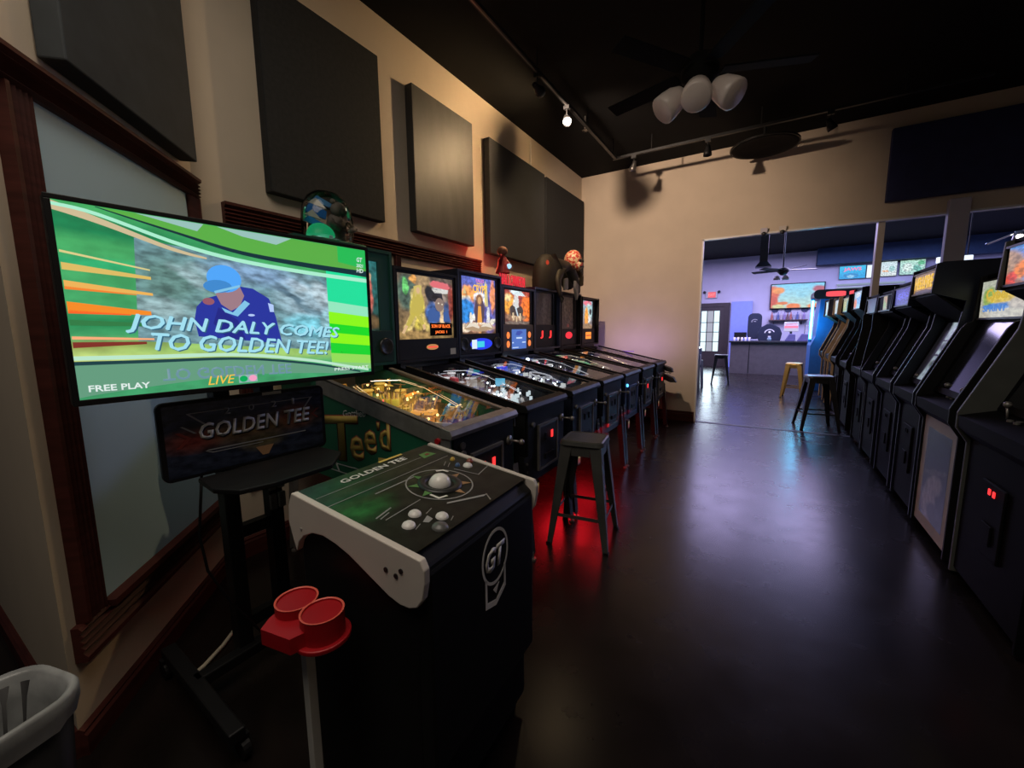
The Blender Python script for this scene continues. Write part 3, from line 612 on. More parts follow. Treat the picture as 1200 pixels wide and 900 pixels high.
for k in range(30): m.box(at(rnd.uniform(-.6, -.16), rnd.uniform(-.22, .10), rnd.uniform(.02, .06)), (0.02, 0.02, 0.03), Matrix.Rotation(rnd.uniform(0, 3), 3, 'Z'))
stuff(m.obj('lit_targets', emit('white_target', (.80, .85, .85), 0.8), m3))
MB().tube([at(-.45 + .1 * math.cos(k / 3), .08 + .08 * math.sin(k / 3), .07) for k in range(20)], .008, 6).obj('loop_ramp', pl_blue[2], m3)
G.append(m3)

# --- 4 orange translite with a square screen
s4 = sp_(seed=44, body=M['navy_cab'], art=A['m4'], zt=1.85, zs=1.47, ztop=1.815, tw=0.26, speakers=False, spm=mat('brownish_panel', (.10, .075, .065), .5), pf=((.22, .15, .11), (.10, .10, .14), [(.4, .45, .3, .2, 0, (.25, .25, .28)), (.5, .08, .5, .1, 0, (.30, .20, .14))]), plastics=pl_blue, bumper=M['white'], bulb=M['e_cold'], glow=1.2, glowcol=(.85, .88, 1), nb=24)
m4, xf, at, sp = pinball('pinball_machine', 'dark pinball machine with orange backglass above a square blue screen, under red letters', -1.21, 3.78, s4)
F4 = (m4, xf, .26, 1.47, 1.815)
tl_flat(*F4, [[(.34, .92), (.50, .99), (.72, .94), (.84, .86), (.66, .89), (.48, .88)]], (.78, .92, .95)); tl_flat(*F4, [ell(.46, .76, .055, .09, 14), [(.40, .68), (.52, .70), (.56, .52), (.44, .48), (.36, .56)]], (.82, .80, .76), d=.001)
tl_flat(*F4, [[(.22, .50), (.30, .58), (.48, .48), (.66, .56), (.74, .42), (.70, .26), (.26, .26)]], (.07, .05, .04), d=.0009); tl_flat(*F4, [[(.40, .52), (.46, .50), (.54, .26), (.50, .24)]], (.70, .85, .95), d=.0014)
tl_flat(*F4, [[(.30, .34), (.36, .36), (.38, .12), (.32, .12)], [(.44, .24), (.50, .24), (.48, .08), (.44, .08)], [(.58, .34), (.64, .34), (.64, .10), (.58, .12)]], (.80, .60, .36), d=.0014)
scr = panel('display', emit('score_screen', (.09, .20, .62), 0.9), sp, (xf + 0.0212, -0.15, 1.215), (0, 0.30, 0), (0, 0, 0.205))
flat('display_picture', [[(.3, .52), (.7, .52), (.7, .60), (.3, .60)], [(.04, .06), (.45, .06), (.45, .1), (.04, .1)], [(.03, .3), (.12, .3), (.12, .36), (.03, .36)], [(.7, .3), (.95, .3), (.95, .36), (.7, .36)]], emit('score_text', (.6, .75, 1), 1), scr, (xf + 0.0215, -0.15, 1.215), (0, 0.30, 0), (0, 0, 0.205))
flat('display_picture', [[(.25, .72), (.5, .68), (.75, .85), (.6, .93), (.35, .9)]], emit('score_shape', (.04, .08, .40), 1), scr, (xf + 0.0215, -0.15, 1.215), (0, 0.30, 0), (0, 0, 0.205))
for y_ in (-0.22, 0.22):
    for z_ in (1.27, 1.36): MB().sphere((xf + 0.02, y_, z_), 0.035, (0.4, 0.8, 1), u=10, v=6).obj('lit_face', emit('ember_lamp', (1, .22, .05), 1.3), sp, smooth=True)
MB().sphere(at(-0.93, 0.02, 0.05), 0.02, u=10, v=6).obj('flasher', emit('blue_white_flash', (.55, .75, 1), 9), m4)
MB().box(at(-0.75, -0.12, 0.05), (0.16, 0.12, 0.01), Matrix.Rotation(R(10), 3, 'Z')).obj('lit_plastic', emit('pale_blue_screen', (.25, .45, .85), .6), m4)
m = MB()
for k in range(30): m.box(at(-0.80 + k * 0.021, -0.20 + 0.05 * math.sin(k * 2.1) + 0.003 * k, 0.03 + 0.02 * (k % 3)), (0.02, 0.02, 0.02), Matrix.Rotation(k, 3, 'Z'))
stuff(m.obj('lit_targets', emit('white_target', (.80, .85, .85), 0.9), m4))
G.append(m4)

# --- 5, 6, 7
s5 = sp_(seed=55, body=mat('blue_black_cabinet', (.022, .03, .075), .4), art=A['m5'], zt=1.885, zs=1.47, ztop=1.84, tw=0.215, recess=0.06, speakers=False, doorframe=mat('bluish_frame', (.10, .13, .28), .4, .5),
    pf=((.28, .19, .12), (.10, .07, .07), [(.5, .45, .3, .2, 0, (.02, .5, .2)), (.4, .25, .3, .1, 0, (.4, .38, .36))]), plastics=[mat('plastic_emerald', (.01, .50, .16), .3), pl_blue[2], pl_brown[0]], bumper=M['white'], bulb=M['e_white'], glow=1.0, glowcol=(1, .9, .75), nb=16, start=M['e_blue'])
m5, xf, at, sp = pinball('pinball_machine', 'blue black pinball machine with unlit grey backglass and green hill on its playfield', -1.21, 4.45, s5)
for y_ in (-0.10, 0.12): text('display_digits', 'J', M['e_red'], sp, (xf + 0.021, y_ - 0.03, 1.31), (0, 0.07, 0), (0, 0, 0.09), bold=0.03)
MB().sphere(at(-0.62, -0.06, 0.0), 0.15, (1.2, 0.9, 0.5), half=True).obj('green_hill', emit('emerald_hill', (.01, .50, .22), .6), m5, smooth=True)
for q in ((-.86, -.1), (-.84, .0), (-.82, .06), (-.88, .1)): MB().sphere(at(*q, .03), .014, u=8, v=5).obj('red_lamp', emit('hot_red', (1, .05, .05), 2.5), m5)
G.append(m5)
s6 = sp_(seed=66, art=A['m6'], zt=1.885, zs=1.42, ztop=1.835, tw=0.20, recess=0.06, speakers=False, pf=((.20, .16, .16), (.04, .04, .10), [(.5, .7, .3, .12, 0, (.05, .08, .35)), (.6, .4, .2, .1, 0, (.4, .4, .38))]), plastics=pl_blue, bumper=M['white'], bulb=M['e_white'], glow=0.5, glowcol=(1, .8, .85), nb=8, slots=(0,))
m6, xf, at, sp = pinball('pinball_machine', 'black pinball machine with solid red display under an unlit brown backglass', -1.21, 5.14, s6)
flat('display', [ell(.5, .5, .5, .5, 16)], emit('red_display', (1, .02, .04), 1.2), sp, (xf + 0.021, -0.11, 1.29), (0, 0.22, 0), (0, 0, 0.09))
G.append(m6)
s7 = sp_(seed=77, art=A['m7'], zt=1.865, zs=1.42, ztop=1.82, tw=0.20, recess=0.06, speakers=False, pf=((.30, .18, .24), (.30, .18, .24), [(.5, .5, .1, .4, 0, (.25, .15, .2))]), plastics=pl_blue, bumper=M['white'], bulb=M['e_red'], glow=0.35, glowcol=(1, .6, .85), nb=3, slots=(1,))
m7, xf, at, sp = pinball('pinball_machine', 'black pinball machine with orange display in the corner beside the back wall', -1.21, 5.85, s7)
flat('display', [[(0, 0), (1, 0), (1, 1), (0, 1)]], emit('amber_display', (1, .30, .03), 1.2), sp, (xf + 0.021, -0.11, 1.27), (0, 0.22, 0), (0, 0, 0.10))
flat('display_picture', [[(.08, .42), (.92, .42), (.92, .58), (.08, .58)]], emit('dark_red_bar', (.5, .02, .01), 1), sp, (xf + 0.0221, -0.11, 1.27), (0, 0.22, 0), (0, 0, 0.10))
# its gun grip style handle sticking out at the front corner
m = MB(); m.prism([(0.0, .90), (.10, .86), (.12, .80), (.03, .82), (0, .84)], 'y', 0.20, 0.30); m.prism([(0.0, .78), (.13, .73), (.17, .66), (.09, .66), (0, .70)], 'y', 0.21, 0.29)
m.obj('front_grip', M['dark_metal'], m7, bevel=0.008)
G.append(m7)
# red strip under the third and fourth machine, added violet strip on the corner machine
for mm in (m3, m4): MB().b(-1.0, -0.3, -0.02, 0.02, 0.585, 0.598).obj('light_strip', emit('red_strip', (1, .01, .02), 6), mm)
lamp('red_under_light', 'AREA', (-1.42, 3.40, 0.50), 8.0, (1, .01, .02), 0.6, (0, R(-12), 0), 0.5)
lamp('red_under_light', 'AREA', (-1.48, 4.15, 0.50), 3.5, (1, .01, .02), 0.6, (0, R(-12), 0), 0.5)
MB().b(-0.85, -0.45, 0.292, 0.300, zr(-0.65) - 0.02, zr(-0.65) - 0.005).obj('light_strip', emit('violet_strip', (.55, .25, 1), .5), m7)  # strip added for the violet wall glow
lamp('violet_strip_fill_light', 'AREA', (-1.75, 6.24, 1.10), 2.4, (.52, .36, 1), 0.9, (R(122), 0, 0), 0.12)  # strip and lamp added for the violet wall glow, whose source is unseen

# ------------------------------------------------------------------ toppers
tp = thing('topper_dome', 'clear plastic dome with a blue and green figure inside, on green pinball backbox', 'topper', (-2.40, 1.71, 1.95))
MB().b(-0.12, 0.12, -0.19, 0.19, 0.0, 0.025).obj('base', M['green'], tp, bevel=0.008)
MB().lathe([(0.165, 0.025), (0.167, 0.16), (0.155, 0.23), (0.125, 0.285), (0.08, 0.32), (0.0, 0.335)], (0, 0, 0), 28, Matrix.Diagonal((0.72, 1.0, 1.0, 1))).obj('dome', M['dome'], tp, smooth=True)
MB().sphere((0.02, -0.07, 0.05), 0.085, (0.9, 1.0, 0.9), half=True).obj('green_mound', emit('lit_green', (.01, .45, .16), .5), tp, smooth=True)
m = MB(); m.sphere((0.0, 0.06, 0.14), 0.07, (0.8, 0.9, 1.1)); m.sphere((0.03, 0.06, 0.23), 0.052, (0.9, 1, 0.9)); m.sphere((0.075, 0.06, 0.215), 0.024); m.sphere((0.03, 0.02, 0.275), 0.016); m.sphere((0.03, 0.10, 0.275), 0.016)
m.tube([(0.03, 0.0, 0.16), (0.07, -0.02, 0.13), (0.08, 0.03, 0.10)], 0.018); m.tube([(0.03, 0.12, 0.16), (0.075, 0.14, 0.12), (0.09, 0.09, 0.10)], 0.018); m.cyl((0, 0.06, 0.025), (0, 0.06, 0.1), 0.055)
m.obj('animal_figure', mat('grey_brown_fur', (.12, .10, .085), .8), tp, smooth=True)
for z0, z1, y0, y1, c in ((0.13, 0.165, -0.155, -0.03, (.02, .22, .60)), (0.185, 0.245, -0.14, -0.01, (.02, .14, .45)), (0.26, 0.295, -0.09, 0.04, (.05, .22, .50))):
    MB().prism([(y0, z0), (y1, z0 - 0.02), (y1 + 0.01, z1 - 0.03), (y0 + 0.03, z1)], 'x', -0.02, -0.005).obj('backdrop_stripe', mat('blue_stripe', c, .4), tp)
for z0, y0, y1 in ((0.165, -0.15, -0.04), (0.24, -0.12, 0.0)):
    MB().prism([(y0, z0), (y1, z0 - 0.01), (y0 + 0.05, z0 + 0.04)], 'x', -0.018, -0.004).obj('backdrop_peak', M['kick'], tp)

ht = thing('topper_sign', 'red letters topper with small pumpkin headed figure on the orange backglass machine', 'topper', (-2.35, 3.79, 1.85))
MB().b(-0.05, 0.06, -0.26, 0.29, 0.0, 0.02).obj('base', M['black'], ht)
text('lettering', 'HALLOWEEN', emit('red_letter', (1, .03, .05), 0.75), ht, (0.03, -0.24, 0.022), (0, 0.50, 0), (0, 0, 0.11), 0.012, bold=0.0)
m = MB(); m.sphere((0, -0.13, 0.36), 0.055, (1, 1, 0.85)); m.obj('pumpkin_head', mat('dull_pumpkin', (.20, .07, .04), .6), ht, smooth=True)
m = MB(); m.lathe([(0.075, 0.14), (0.05, 0.22), (0.045, 0.29), (0.02, 0.315)], (0, -0.13, 0), 12); m.tube([(0, -0.17, 0.28), (0.03, -0.22, 0.25), (0.05, -0.23, 0.31)], 0.016); m.tube([(0, -0.09, 0.28), (0.03, -0.05, 0.24), (0.06, -0.06, 0.20)], 0.016)
m.obj('figure_body', mat('dark_red_robe', (.35, .02, .03), .5), ht, smooth=True)
MB().sphere((0.06, -0.10, 0.21), 0.026, u=10, v=6).obj('blue_lamp', emit('pale_blue_lamp', (.4, .7, 1), 1.2), ht)
lamp('dome_fill_light', 'POINT', (-2.34, 1.60, 2.02), .5, (.55, .9, 1), .02)  # fill lamp added inside the dome to brighten its contents
lamp('topper_light', 'POINT', (-2.55, 3.72, 2.12), 1.6, (1, .06, .03), 0.05)

# ------------------------------------------------------------------ hooded skull prop
def skin(name, verts, edges, radii, mt, parent, root=0, sub=2):
    me = bpy.data.meshes.new(name); me.from_pydata(verts, edges, []); me.materials.append(mt)
    o = bpy.data.objects.new(name, me); COL.objects.link(o); o.parent = parent
    md = o.modifiers.new('skin', 'SKIN'); md.use_smooth_shade = True
    for i, r in enumerate(radii): me.skin_vertices[0].data[i].radius = (r, r) if not isinstance(r, tuple) else r
    me.skin_vertices[0].data[root].use_root = True
    s = o.modifiers.new('sub', 'SUBSURF'); s.levels = sub; s.render_levels = sub
    return o
zb = thing('zombie_prop', 'crouching dark ghoul prop with patterned red skull cap on top of the backboxes', 'figurine', (-2.36, 4.80, 1.885))
V = [(0, -.10, .10), (.02, -.14, .24), (.08, -.02, .33), (.15, .16, .33),        # hips, back, shoulders, neck
     (.12, -.05, .26), (.18, -.20, .10), (.22, -.22, -.03), (.23, -.215, -.09),     # near arm, hanging over the edge
     (.16, .30, .22), (.20, .38, .08), (.22, .34, -.02),                            # far arm
     (.05, -.30, .16), (.00, -.38, .08)]                                             # folded wing and haunch
E_ = [(0, 1), (1, 2), (2, 3), (2, 4), (4, 5), (5, 6), (6, 7), (3, 8), (8, 9), (9, 10), (1, 11), (11, 12)]
skin('body', V, E_, [.13, .15, .15, .07, .08, .05, .03, .026, .075, .04, .03, .10, .08], mat('dark_leather', (.030, .024, .020), .55, bump=.3, scale=20), zb)
MB().lathe([(.24, 0), (.245, .12), (.225, .26), (.17, .36), (.09, .42), (0, .44)], (0, 0, 0), 24, Matrix.Translation((.02, -.17, 0)) @ Matrix.Diagonal((.62, .98, 1, 1))).obj('cloak', mat('dark_cloak', (.030, .024, .020), .65, bump=.5, scale=14), zb, smooth=True)
hm = MB(); hm.sphere((.20, .22, .40), .115, (1, .9, 1.08)); hm.sphere((.27, .22, .335), .07, (.9, .85, 1))
hd = hm.obj('head', art('skull_pattern', (.6, .3, .2), (.6, .3, .2), [], 1, lit=False), zb, smooth=True)
def skullmat():
    m_ = mat('red_cream_skull', (.5, .2, .12), .5); nt = m_.node_tree; N = nt.nodes
    vo = N.new('ShaderNodeTexNoise'); vo.inputs['Scale'].default_value = 34; vo.inputs['Detail'].default_value = 1
    cr = N.new('ShaderNodeValToRGB'); cr.color_ramp.interpolation = 'CONSTANT'; cr.color_ramp.elements[0].color = (.42, .03, .02, 1); cr.color_ramp.elements[1].position = .5; cr.color_ramp.elements[1].color = (.62, .45, .25, 1)
    tc = N.new('ShaderNodeTexCoord'); nt.links.new(tc.outputs['Object'], vo.inputs['Vector']); nt.links.new(vo.outputs[0], cr.inputs[0]); nt.links.new(cr.outputs[0], N['Principled BSDF'].inputs['Base Color'])
    return m_
hd.data.materials[0] = skullmat()
for s in (-1, 1): MB().sphere((.315, .22 + .035 * s, .38), .02, u=8, v=6).obj('eye_socket', M['black'], hd)
MB().b(.30, .335, .185, .255, .30, .312).obj('mouth', M['black'], hd)
MB().sphere((.10, -.30, .30), .03, (0.6, 1, 1.4)).obj('red_patch', emit('red_ember', (.8, .06, .02), .6), zb, smooth=True)
for k in range(4):
    y_ = -.24 + .018 * k
    skin('finger', [(.235, y_, -.09), (.25, y_ - .004, -.125 - .008 * (k in (1, 2))), (.245, y_ - .006, -.155 - .01 * (k in (1, 2)))], [(0, 1), (1, 2)], [.009, .008, .006], M['black_matte'], zb, 0, 1)
skin('finger', [(.23, -.19, -.07), (.25, -.17, -.10), (.245, -.165, -.125)], [(0, 1), (1, 2)], [.01, .009, .006], M['black_matte'], zb, 0, 1)
MB().prism([(.30, .05), (.40, .0), (.42, -.12), (.36, -.20), (.29, -.06)], 'x', .20, .235, Matrix.Translation((0, -.06, 0.1))).obj('grey_plate', mat('grey_bone', (.16, .15, .15), .4), zb, bevel=.01)
MB().prism([(-.08, .0), (.04, .02), (.03, .16), (-.07, .14)], 'x', .20, .225).obj('grey_plate', mat('grey_bone_plate', (.13, .12, .12), .4), zb, bevel=.01)
MB().tube([(.2, .36, .30), (.23, .44, .20), (.24, .40, .10)], .03).obj('bone_arm', mat('bone', (.30, .20, .11), .6), zb, smooth=True)
MB().sphere((.05, .42, .22), .17, (.7, .9, 1)).obj('folded_wing', mat('brown_leather', (.06, .045, .034), .6), zb, smooth=True)

# ================================================================== TELEVISION, SIGN BOARD, STAND
YT0, YT1, ZT0, ZT1 = 0.335, 1.333, 1.208, 1.800      # television outline
tv = thing('television', 'large lit television showing a golf advert on green stripes, tilted on black stand', 'television', (-1.64, 0.834, 1.504), R(-5.1))
hw, hh = 0.50, 0.294
MB().b(-0.045, -0.006, -hw, hw, -hh, hh).obj('back_shell', M['black'], tv, bevel=0.006)
m = MB(); t_ = 0.014
m.b(-0.008, 0.006, -hw, hw, hh - t_, hh); m.b(-0.008, 0.006, -hw, hw, -hh, -hh + t_ + 0.004); m.b(-0.008, 0.006, -hw, -hw + t_, -hh + t_, hh - t_); m.b(-0.008, 0.006, hw - t_, hw, -hh + t_, hh - t_)
m.obj('bezel', M['black'], tv, bevel=0.002)
def tv_mat():
    blobs = [(.06, .90, .30, .06, -8, (.01, .22, .08), .5), (.10, .70, .25, .03, -5, (.03, .42, .16), .6), (.08, .40, .2, .04, 0, (.02, .26, .09), .6), (.06, .27, .2, .03, 0, (.22, .04, .02), .6), (.10, .215, .5, .035, -2, (.62, .70, .22), .7), (.5, .22, .5, .05, -6, (.35, .60, .15), .7)]
    return art('golf_advert', (.05, .34, .14), (.06, .40, .12), blobs, 1.0, noise=0.010, nscale=9, detail=0.16, dscale=12)
sx0, sy0, sw_, sh_ = -hw + t_, -hh + t_ + 0.004, 2 * (hw - t_), 2 * (hh - t_) - 0.004
screen = panel('screen', tv_mat(), tv, (0.0, sx0, sy0), (0, sw_, 0), (0, 0, sh_))
def tvp(u, v, d=0.0006): return Vector((d, sx0 + u * sw_, sy0 + (1 - v) * sh_))
def tv_flat(name, polys, mt, d): return flat(name, [[(a, 1 - b_) for a, b_ in p] for p in polys], mt, screen, (d, sx0, sy0), (0, sw_, 0), (0, 0, sh_), 0.0003)
def arc(pts, w0, w1):
    """ribbon through picture points (u, v), tapering from w0 to w1"""
    out = []; n = 24; P = []
    for i in range(n + 1):
        t = i / n * (len(pts) - 1); k = min(int(t), len(pts) - 2); f = t - k
        p = [pts[max(k - 1, 0)], pts[k], pts[k + 1], pts[min(k + 2, len(pts) - 1)]]
        P.append(tuple(0.5 * ((2 * p[1][j]) + (-p[0][j] + p[2][j]) * f + (2 * p[0][j] - 5 * p[1][j] + 4 * p[2][j] - p[3][j]) * f * f + (-p[0][j] + 3 * p[1][j] - 3 * p[2][j] + p[3][j]) * f ** 3) for j in (0, 1)))
    for i in range(n):
        wa, wb_ = w0 + (w1 - w0) * i / n, w0 + (w1 - w0) * (i + 1) / n
        out.append([(P[i][0], P[i][1]), (P[i + 1][0], P[i + 1][1]), (P[i + 1][0], P[i + 1][1] + wb_), (P[i][0], P[i][1] + wa)])
    return out
def band(u0, v0, u1, v1, w0, w1, col, d=.0004):
    tv_flat('screen_print', [[(u0, v0 - w0 / 2), (u1, v1 - w1 / 2), (u1, v1 + w1 / 2), (u0, v0 + w0 / 2)]], emit('picture_stripe', col, 1), d)
for a in ((.003, .245, .20, .305, .012, .008, (.72, .62, .26)), (.003, .318, .20, .350, .036, .016, (.72, .50, .13)), (.003, .405, .20, .440, .034, .014, (.85, .45, .10)), (.003, .425, .16, .446, .016, .004, (.90, .22, .03)),
          (.003, .520, .19, .546, .052, .022, (.92, .26, .02)), (.003, .545, .14, .556, .018, .006, (.95, .12, .02)), (.003, .678, .19, .692, .016, .010, (.95, .42, .20)), (.003, .715, .17, .712, .030, .014, (.22, .03, .02)), (.003, .60, .17, .61, .03, .02, (.03, .20, .06))): band(*a)
for v0, v1, c in ((.22, .46, (.015, .74, .33)), (.46, .54, (.30, .80, .52)), (.54, .63, (.26, .93, .01)), (.63, .70, (.01, .70, .02)), (.70, .78, (.27, .93, .01)), (.78, .86, (.01, .66, .03)), (.86, .93, (.30, .72, .10)), (.93, .975, (.25, .60, .20))):
    tv_flat('screen_print', [[(.80, v0 - .035), (.9995, v0), (.9995, v1), (.80, v1 - .035)]], emit('picture_stripe', c, 1), .0004)
video = art('video_picture', (.16, .30, .34), (.14, .27, .32), [(.12, .62, .16, .30, 0, (.12, .24, .22), .6), (.10, .35, .10, .10, 20, (.28, .42, .44), .4), (.22, .70, .05, .12, 40, (.30, .44, .46), .4), (.27, .80, .10, .05, -25, (.26, .40, .42), .4), (.18, .22, .10, .07, 10, (.24, .38, .42), .4),
    (.34, .45, .06, .20, 0, (.16, .30, .24), .5), (.80, .62, .16, .26, 15, (.32, .46, .54), .4), (.73, .80, .10, .05, -35, (.44, .56, .62), .35), (.88, .75, .05, .14, 10, (.42, .54, .60), .35), (.70, .66, .03, .14, 35, (.10, .18, .24), .4), (.84, .50, .12, .04, -30, (.14, .24, .30), .4), (.82, .30, .15, .14, 0, (.20, .58, .70), .3), (.92, .35, .04, .2, 0, (.30, .55, .62), .3), (.5, .85, .2, .12, 0, (.20, .33, .50), .5)],
    1.0, noise=.05, nscale=9, detail=.45, dscale=14)
vp = tvp(.150, .700, .0005); panel('screen_video', video, screen, vp, tvp(.835, .810, .0005) - vp, tvp(.170, .135, .0005) - vp)
AT = [(0.09, -0.01 + .015), (.288, .085), (.474, .145), (.73, .17), (1.0, .18)]
AB = [(0.0, .80), (.17, .808), (.44, .822), (.69, .885), (.86, .95), (.985, .999)]
def sh(p, d): return [(a, min(.999, max(.002, b_ + d))) for a, b_ in p]
top_band = [[(.10, .003), (.9995, .003), (.9995, .185), (.73, .172), (.474, .147), (.288, .088)]]
tv_flat('screen_print', top_band, art('upper_grass', (.10, .42, .06), (.12, .45, .10), [], 1), 0.0003)
tv_flat('screen_print', [[(.40, .003), (.66, .003), (.60, .06), (.48, .04)], [(.18, .003), (.36, .003), (.34, .05)]], emit('pale_sky_print', (.35, .60, .55), .9), 0.0006)
tv_flat('screen_print', [[(.86, .003), (.9995, .003), (.9995, .15), (.86, .12)]], emit('green_corner', (.02, .55, .10), .9), 0.0006)
tv_flat('screen_print', [p for p in arc([(0.0, .80), (.17, .808), (.44, .822), (.69, .885), (.86, .95), (.96, .992)], .19, .008)], emit('lower_grass', (.17, .44, .28), .75), 0.0005)
tv_flat('screen_print', arc(sh(AT, -.012), .004, .045), emit('dark_arc', (.004, .03, .04), 1), 0.0009)
tv_flat('screen_print', arc([(0.0, .012), (.09, .03), (.288, .13), (.474, .185), (.73, .215), (.9995, .23)], .016, .030), emit('light_arc', (.40, .85, .62), 1), 0.0008)
tv_flat('screen_print', arc([(0.0, .004), (.10, .06), (.26, .16), (.36, .20)], .045, .01), emit('cream_flare', (.62, .50, .30), 1), 0.0007)
tv_flat('screen_print', arc(sh(AB, -.028), .022, .020), emit('light_arc', (.50, .80, .60), 1), 0.0008)
tv_flat('screen_print', arc([(0.0, .80), (.17, .808), (.44, .822), (.69, .885), (.86, .95), (.94, .985)], .020, .012), emit('dark_arc', (.01, .05, .06), 1), 0.0009)
e_navy = emit('navy_shirt', (.020, .035, .34), 1); e_navy2 = emit('deep_navy_shirt', (.015, .02, .24), 1)
tv_flat('golfer_print', [[(.315, .50), (.34, .45), (.39, .42), (.45, .36), (.50, .37), (.555, .43), (.575, .55), (.592, .74), (.50, .72), (.40, .70), (.312, .68), (.305, .58)]], e_navy, 0.0010)
tv_flat('golfer_print', [[(.38, .50), (.44, .58), (.46, .71), (.40, .70), (.36, .60)]], e_navy2, 0.0012)
tv_flat('golfer_print', [ell(.408, .32, .055, .085, 22)], emit('blue_cap', (.08, .38, .95), 1), 0.0013)
tv_flat('golfer_print', [ell(.385, .37, .045, .04, 16, rot=-.2)], emit('cap_brim', (.05, .25, .62), 1), 0.0014)
tv_flat('golfer_print', [[(.372, .40), (.455, .36), (.468, .42), (.45, .49), (.42, .52), (.39, .48)]], emit('shaded_face', (.34, .20, .24), 1), 0.0012)
tv_flat('golfer_print', [[(.372, .40), (.455, .352), (.457, .366), (.374, .415)], [(.425, .53), (.468, .45), (.485, .47), (.44, .555), (.40, .53), (.39, .50)]], emit('pale_collar', (.22, .55, .80), 1), 0.0015)
tv_flat('golfer_print', [ell(.352, .465, .018, .022, 14)], emit('hand_glow', (.30, .10, .14), 1), 0.0012)
tv_flat('golfer_print', [ell(.487, .545, .012, .008, 10), [(.55, .46), (.57, .47), (.57, .52), (.555, .52)]], emit('shirt_logo', (.45, .60, .95), 1), 0.0013)
e_txt = emit('pale_blue_letters', (.36, .74, .88), 1); e_shadow = emit('letter_shadow', (.03, .12, .20), 1)
def tv_text(body, u0, v0, u1, v1, hgt, mt, d, shear=.28, bold=.0):
    a, b_ = tvp(u0, v0, d), tvp(u1, v1, d)
    return text('screen_lettering', body, mt, screen, a, b_ - a, Vector((0, 0.0, hgt)), 0.0003, shear, bold)
for off, mt, d in ((.006, e_shadow, .0018), (0, e_txt, .0022), (-.0025, e_txt, .0025), (-.005, e_txt, .0028)):
    tv_text('JOHN DALY COMES', .125 + off * .6, .655 + off, .845 + off * .6, .735 + off, .058, mt, d)
    tv_text('TO GOLDEN TEE!', .185 + off * .6, .755 + off, .790 + off * .6, .835 + off, .054, mt, d)
tv_text('LIVE', .325, .985, .412, .985, .030, emit('yellow_letters', (.95, .55, .06), 1), .0018)
tv_flat('screen_print', [[(.424, .940), (.488, .940), (.488, .990), (.424, .990)]], emit('flag_plate', (.30, .45, .45), 1), .0012)
tv_flat('screen_print', [ell(.440, .965, .014, .021, 14)], emit('green_dot', (.0, .40, .10), 1), .0016)
tv_flat('screen_print', [ell(.472, .965, .014, .021, 14)], emit('pink_dot', (.9, .35, .55), 1), .0016)
tv_text('FREE PLAY', .022, .962, .165, .968, .019, emit('white_letters', (.75, .85, .82), 1), .0018, 0, .02)
tv_text('PRESS START', .81, .968, .985, .968, .013, emit('white_letters', (.75, .85, .82), 1), .0018, 0, .01)
tv_text('GT', .953, .10, .983, .10, .020, emit('white_letters', (.65, .80, .80), 1), .0018, .2, .02)
tv_text('HD', .95, .185, .985, .185, .018, emit('white_letters', (.65, .80, .80), 1), .0018, .1, .02)
tv_text('2021', .95, .142, .985, .142, .015, emit('white_letters', (.65, .80, .80), 1), .0018, .1, .02)
e_ref = emit('mirrored_letters', (.18, .36, .44), .8)
o_ = text('screen_lettering', 'TO GOLDEN TEE', e_ref, screen, tvp(.20, .865, .0011), tvp(.62, .885, .0011) - tvp(.20, .865, .0011), Vector((0, 0, -.040)), .0002, 0, .02)

# sign board under the television
sb = thing('sign_board', 'dark rounded sign board lettered 2021 golden tee, fixed below the television', 'sign', (-1.735, 0.84, 1.035), R(-4))
def rrect(w_, h_, r_, n=5):
    out = []
    for cx, cy, a0 in ((w_ / 2 - r_, h_ / 2 - r_, 0), (-w_ / 2 + r_, h_ / 2 - r_, 90), (-w_ / 2 + r_, -h_ / 2 + r_, 180), (w_ / 2 - r_, -h_ / 2 + r_, 270)):
        out += [(cx + r_ * math.cos(R(a0 + 90 * k / n)), cy + r_ * math.sin(R(a0 + 90 * k / n))) for k in range(n + 1)]
    return out
MB().prism(rrect(.60, .285, .025), 'x', -.022, 0).obj('board', M['black'], sb, bevel=.003)
board_art = art('sign_art', (.020, .026, .045), (.035, .045, .085), [(.5, .52, .42, .16, 5, (.13, .080, .035), .6), (.14, .48, .12, .12, 10, (.20, .035, .028), .7), (.80, .60, .10, .14, 0, (.25, .07, .04), .7), (.55, .28, .12, .10, 0, (.12, .10, .045), .6)], 1, .03, 5, .5, lit=False, rough=.25)
panel('face_print', board_art, sb, (.0008, -.285, -.13), (0, .57, 0), (0, 0, .26))
for off, mt, d in ((.004, M['black'], .0014), (0, M['silver_ink'], .0022)):
    text('lettering', 'GOLDEN TEE', mt, sb, (d, -.185 + off, -.008 - off), (0, .415, .0), (0, 0, .062), .001, .18, .02)
for k, q in enumerate('2021'): text('lettering', q, M['grey_ink'], sb, (.0016, -.10 + .085 * k, .075), (0, .022 if q != '1' else .010, 0), (0, 0, .026), .0008, .0, .01)
flat('line_print', [[(.12, .86), (.93, .86), (.93, .87), (.12, .87)], [(.12, .86), (.22, .66), (.235, .66), (.135, .86)], [(.93, .87), (.85, .66), (.84, .66), (.915, .87)], [(.08, .70), (.15, .58), (.165, .58), (.095, .70)]], M['grey_ink'], sb, (.0014, -.285, -.13), (0, .57, 0), (0, 0, .26))
flat('line_print', [[(.20, .30), (.86, .30), (.86, .315), (.22, .315)], [(.20, .30), (.24, .26), (.55, .26), (.55, .27), (.25, .27)]], M['grey_ink'], sb, (.0014, -.285, -.13), (0, .57, 0), (0, 0, .26))
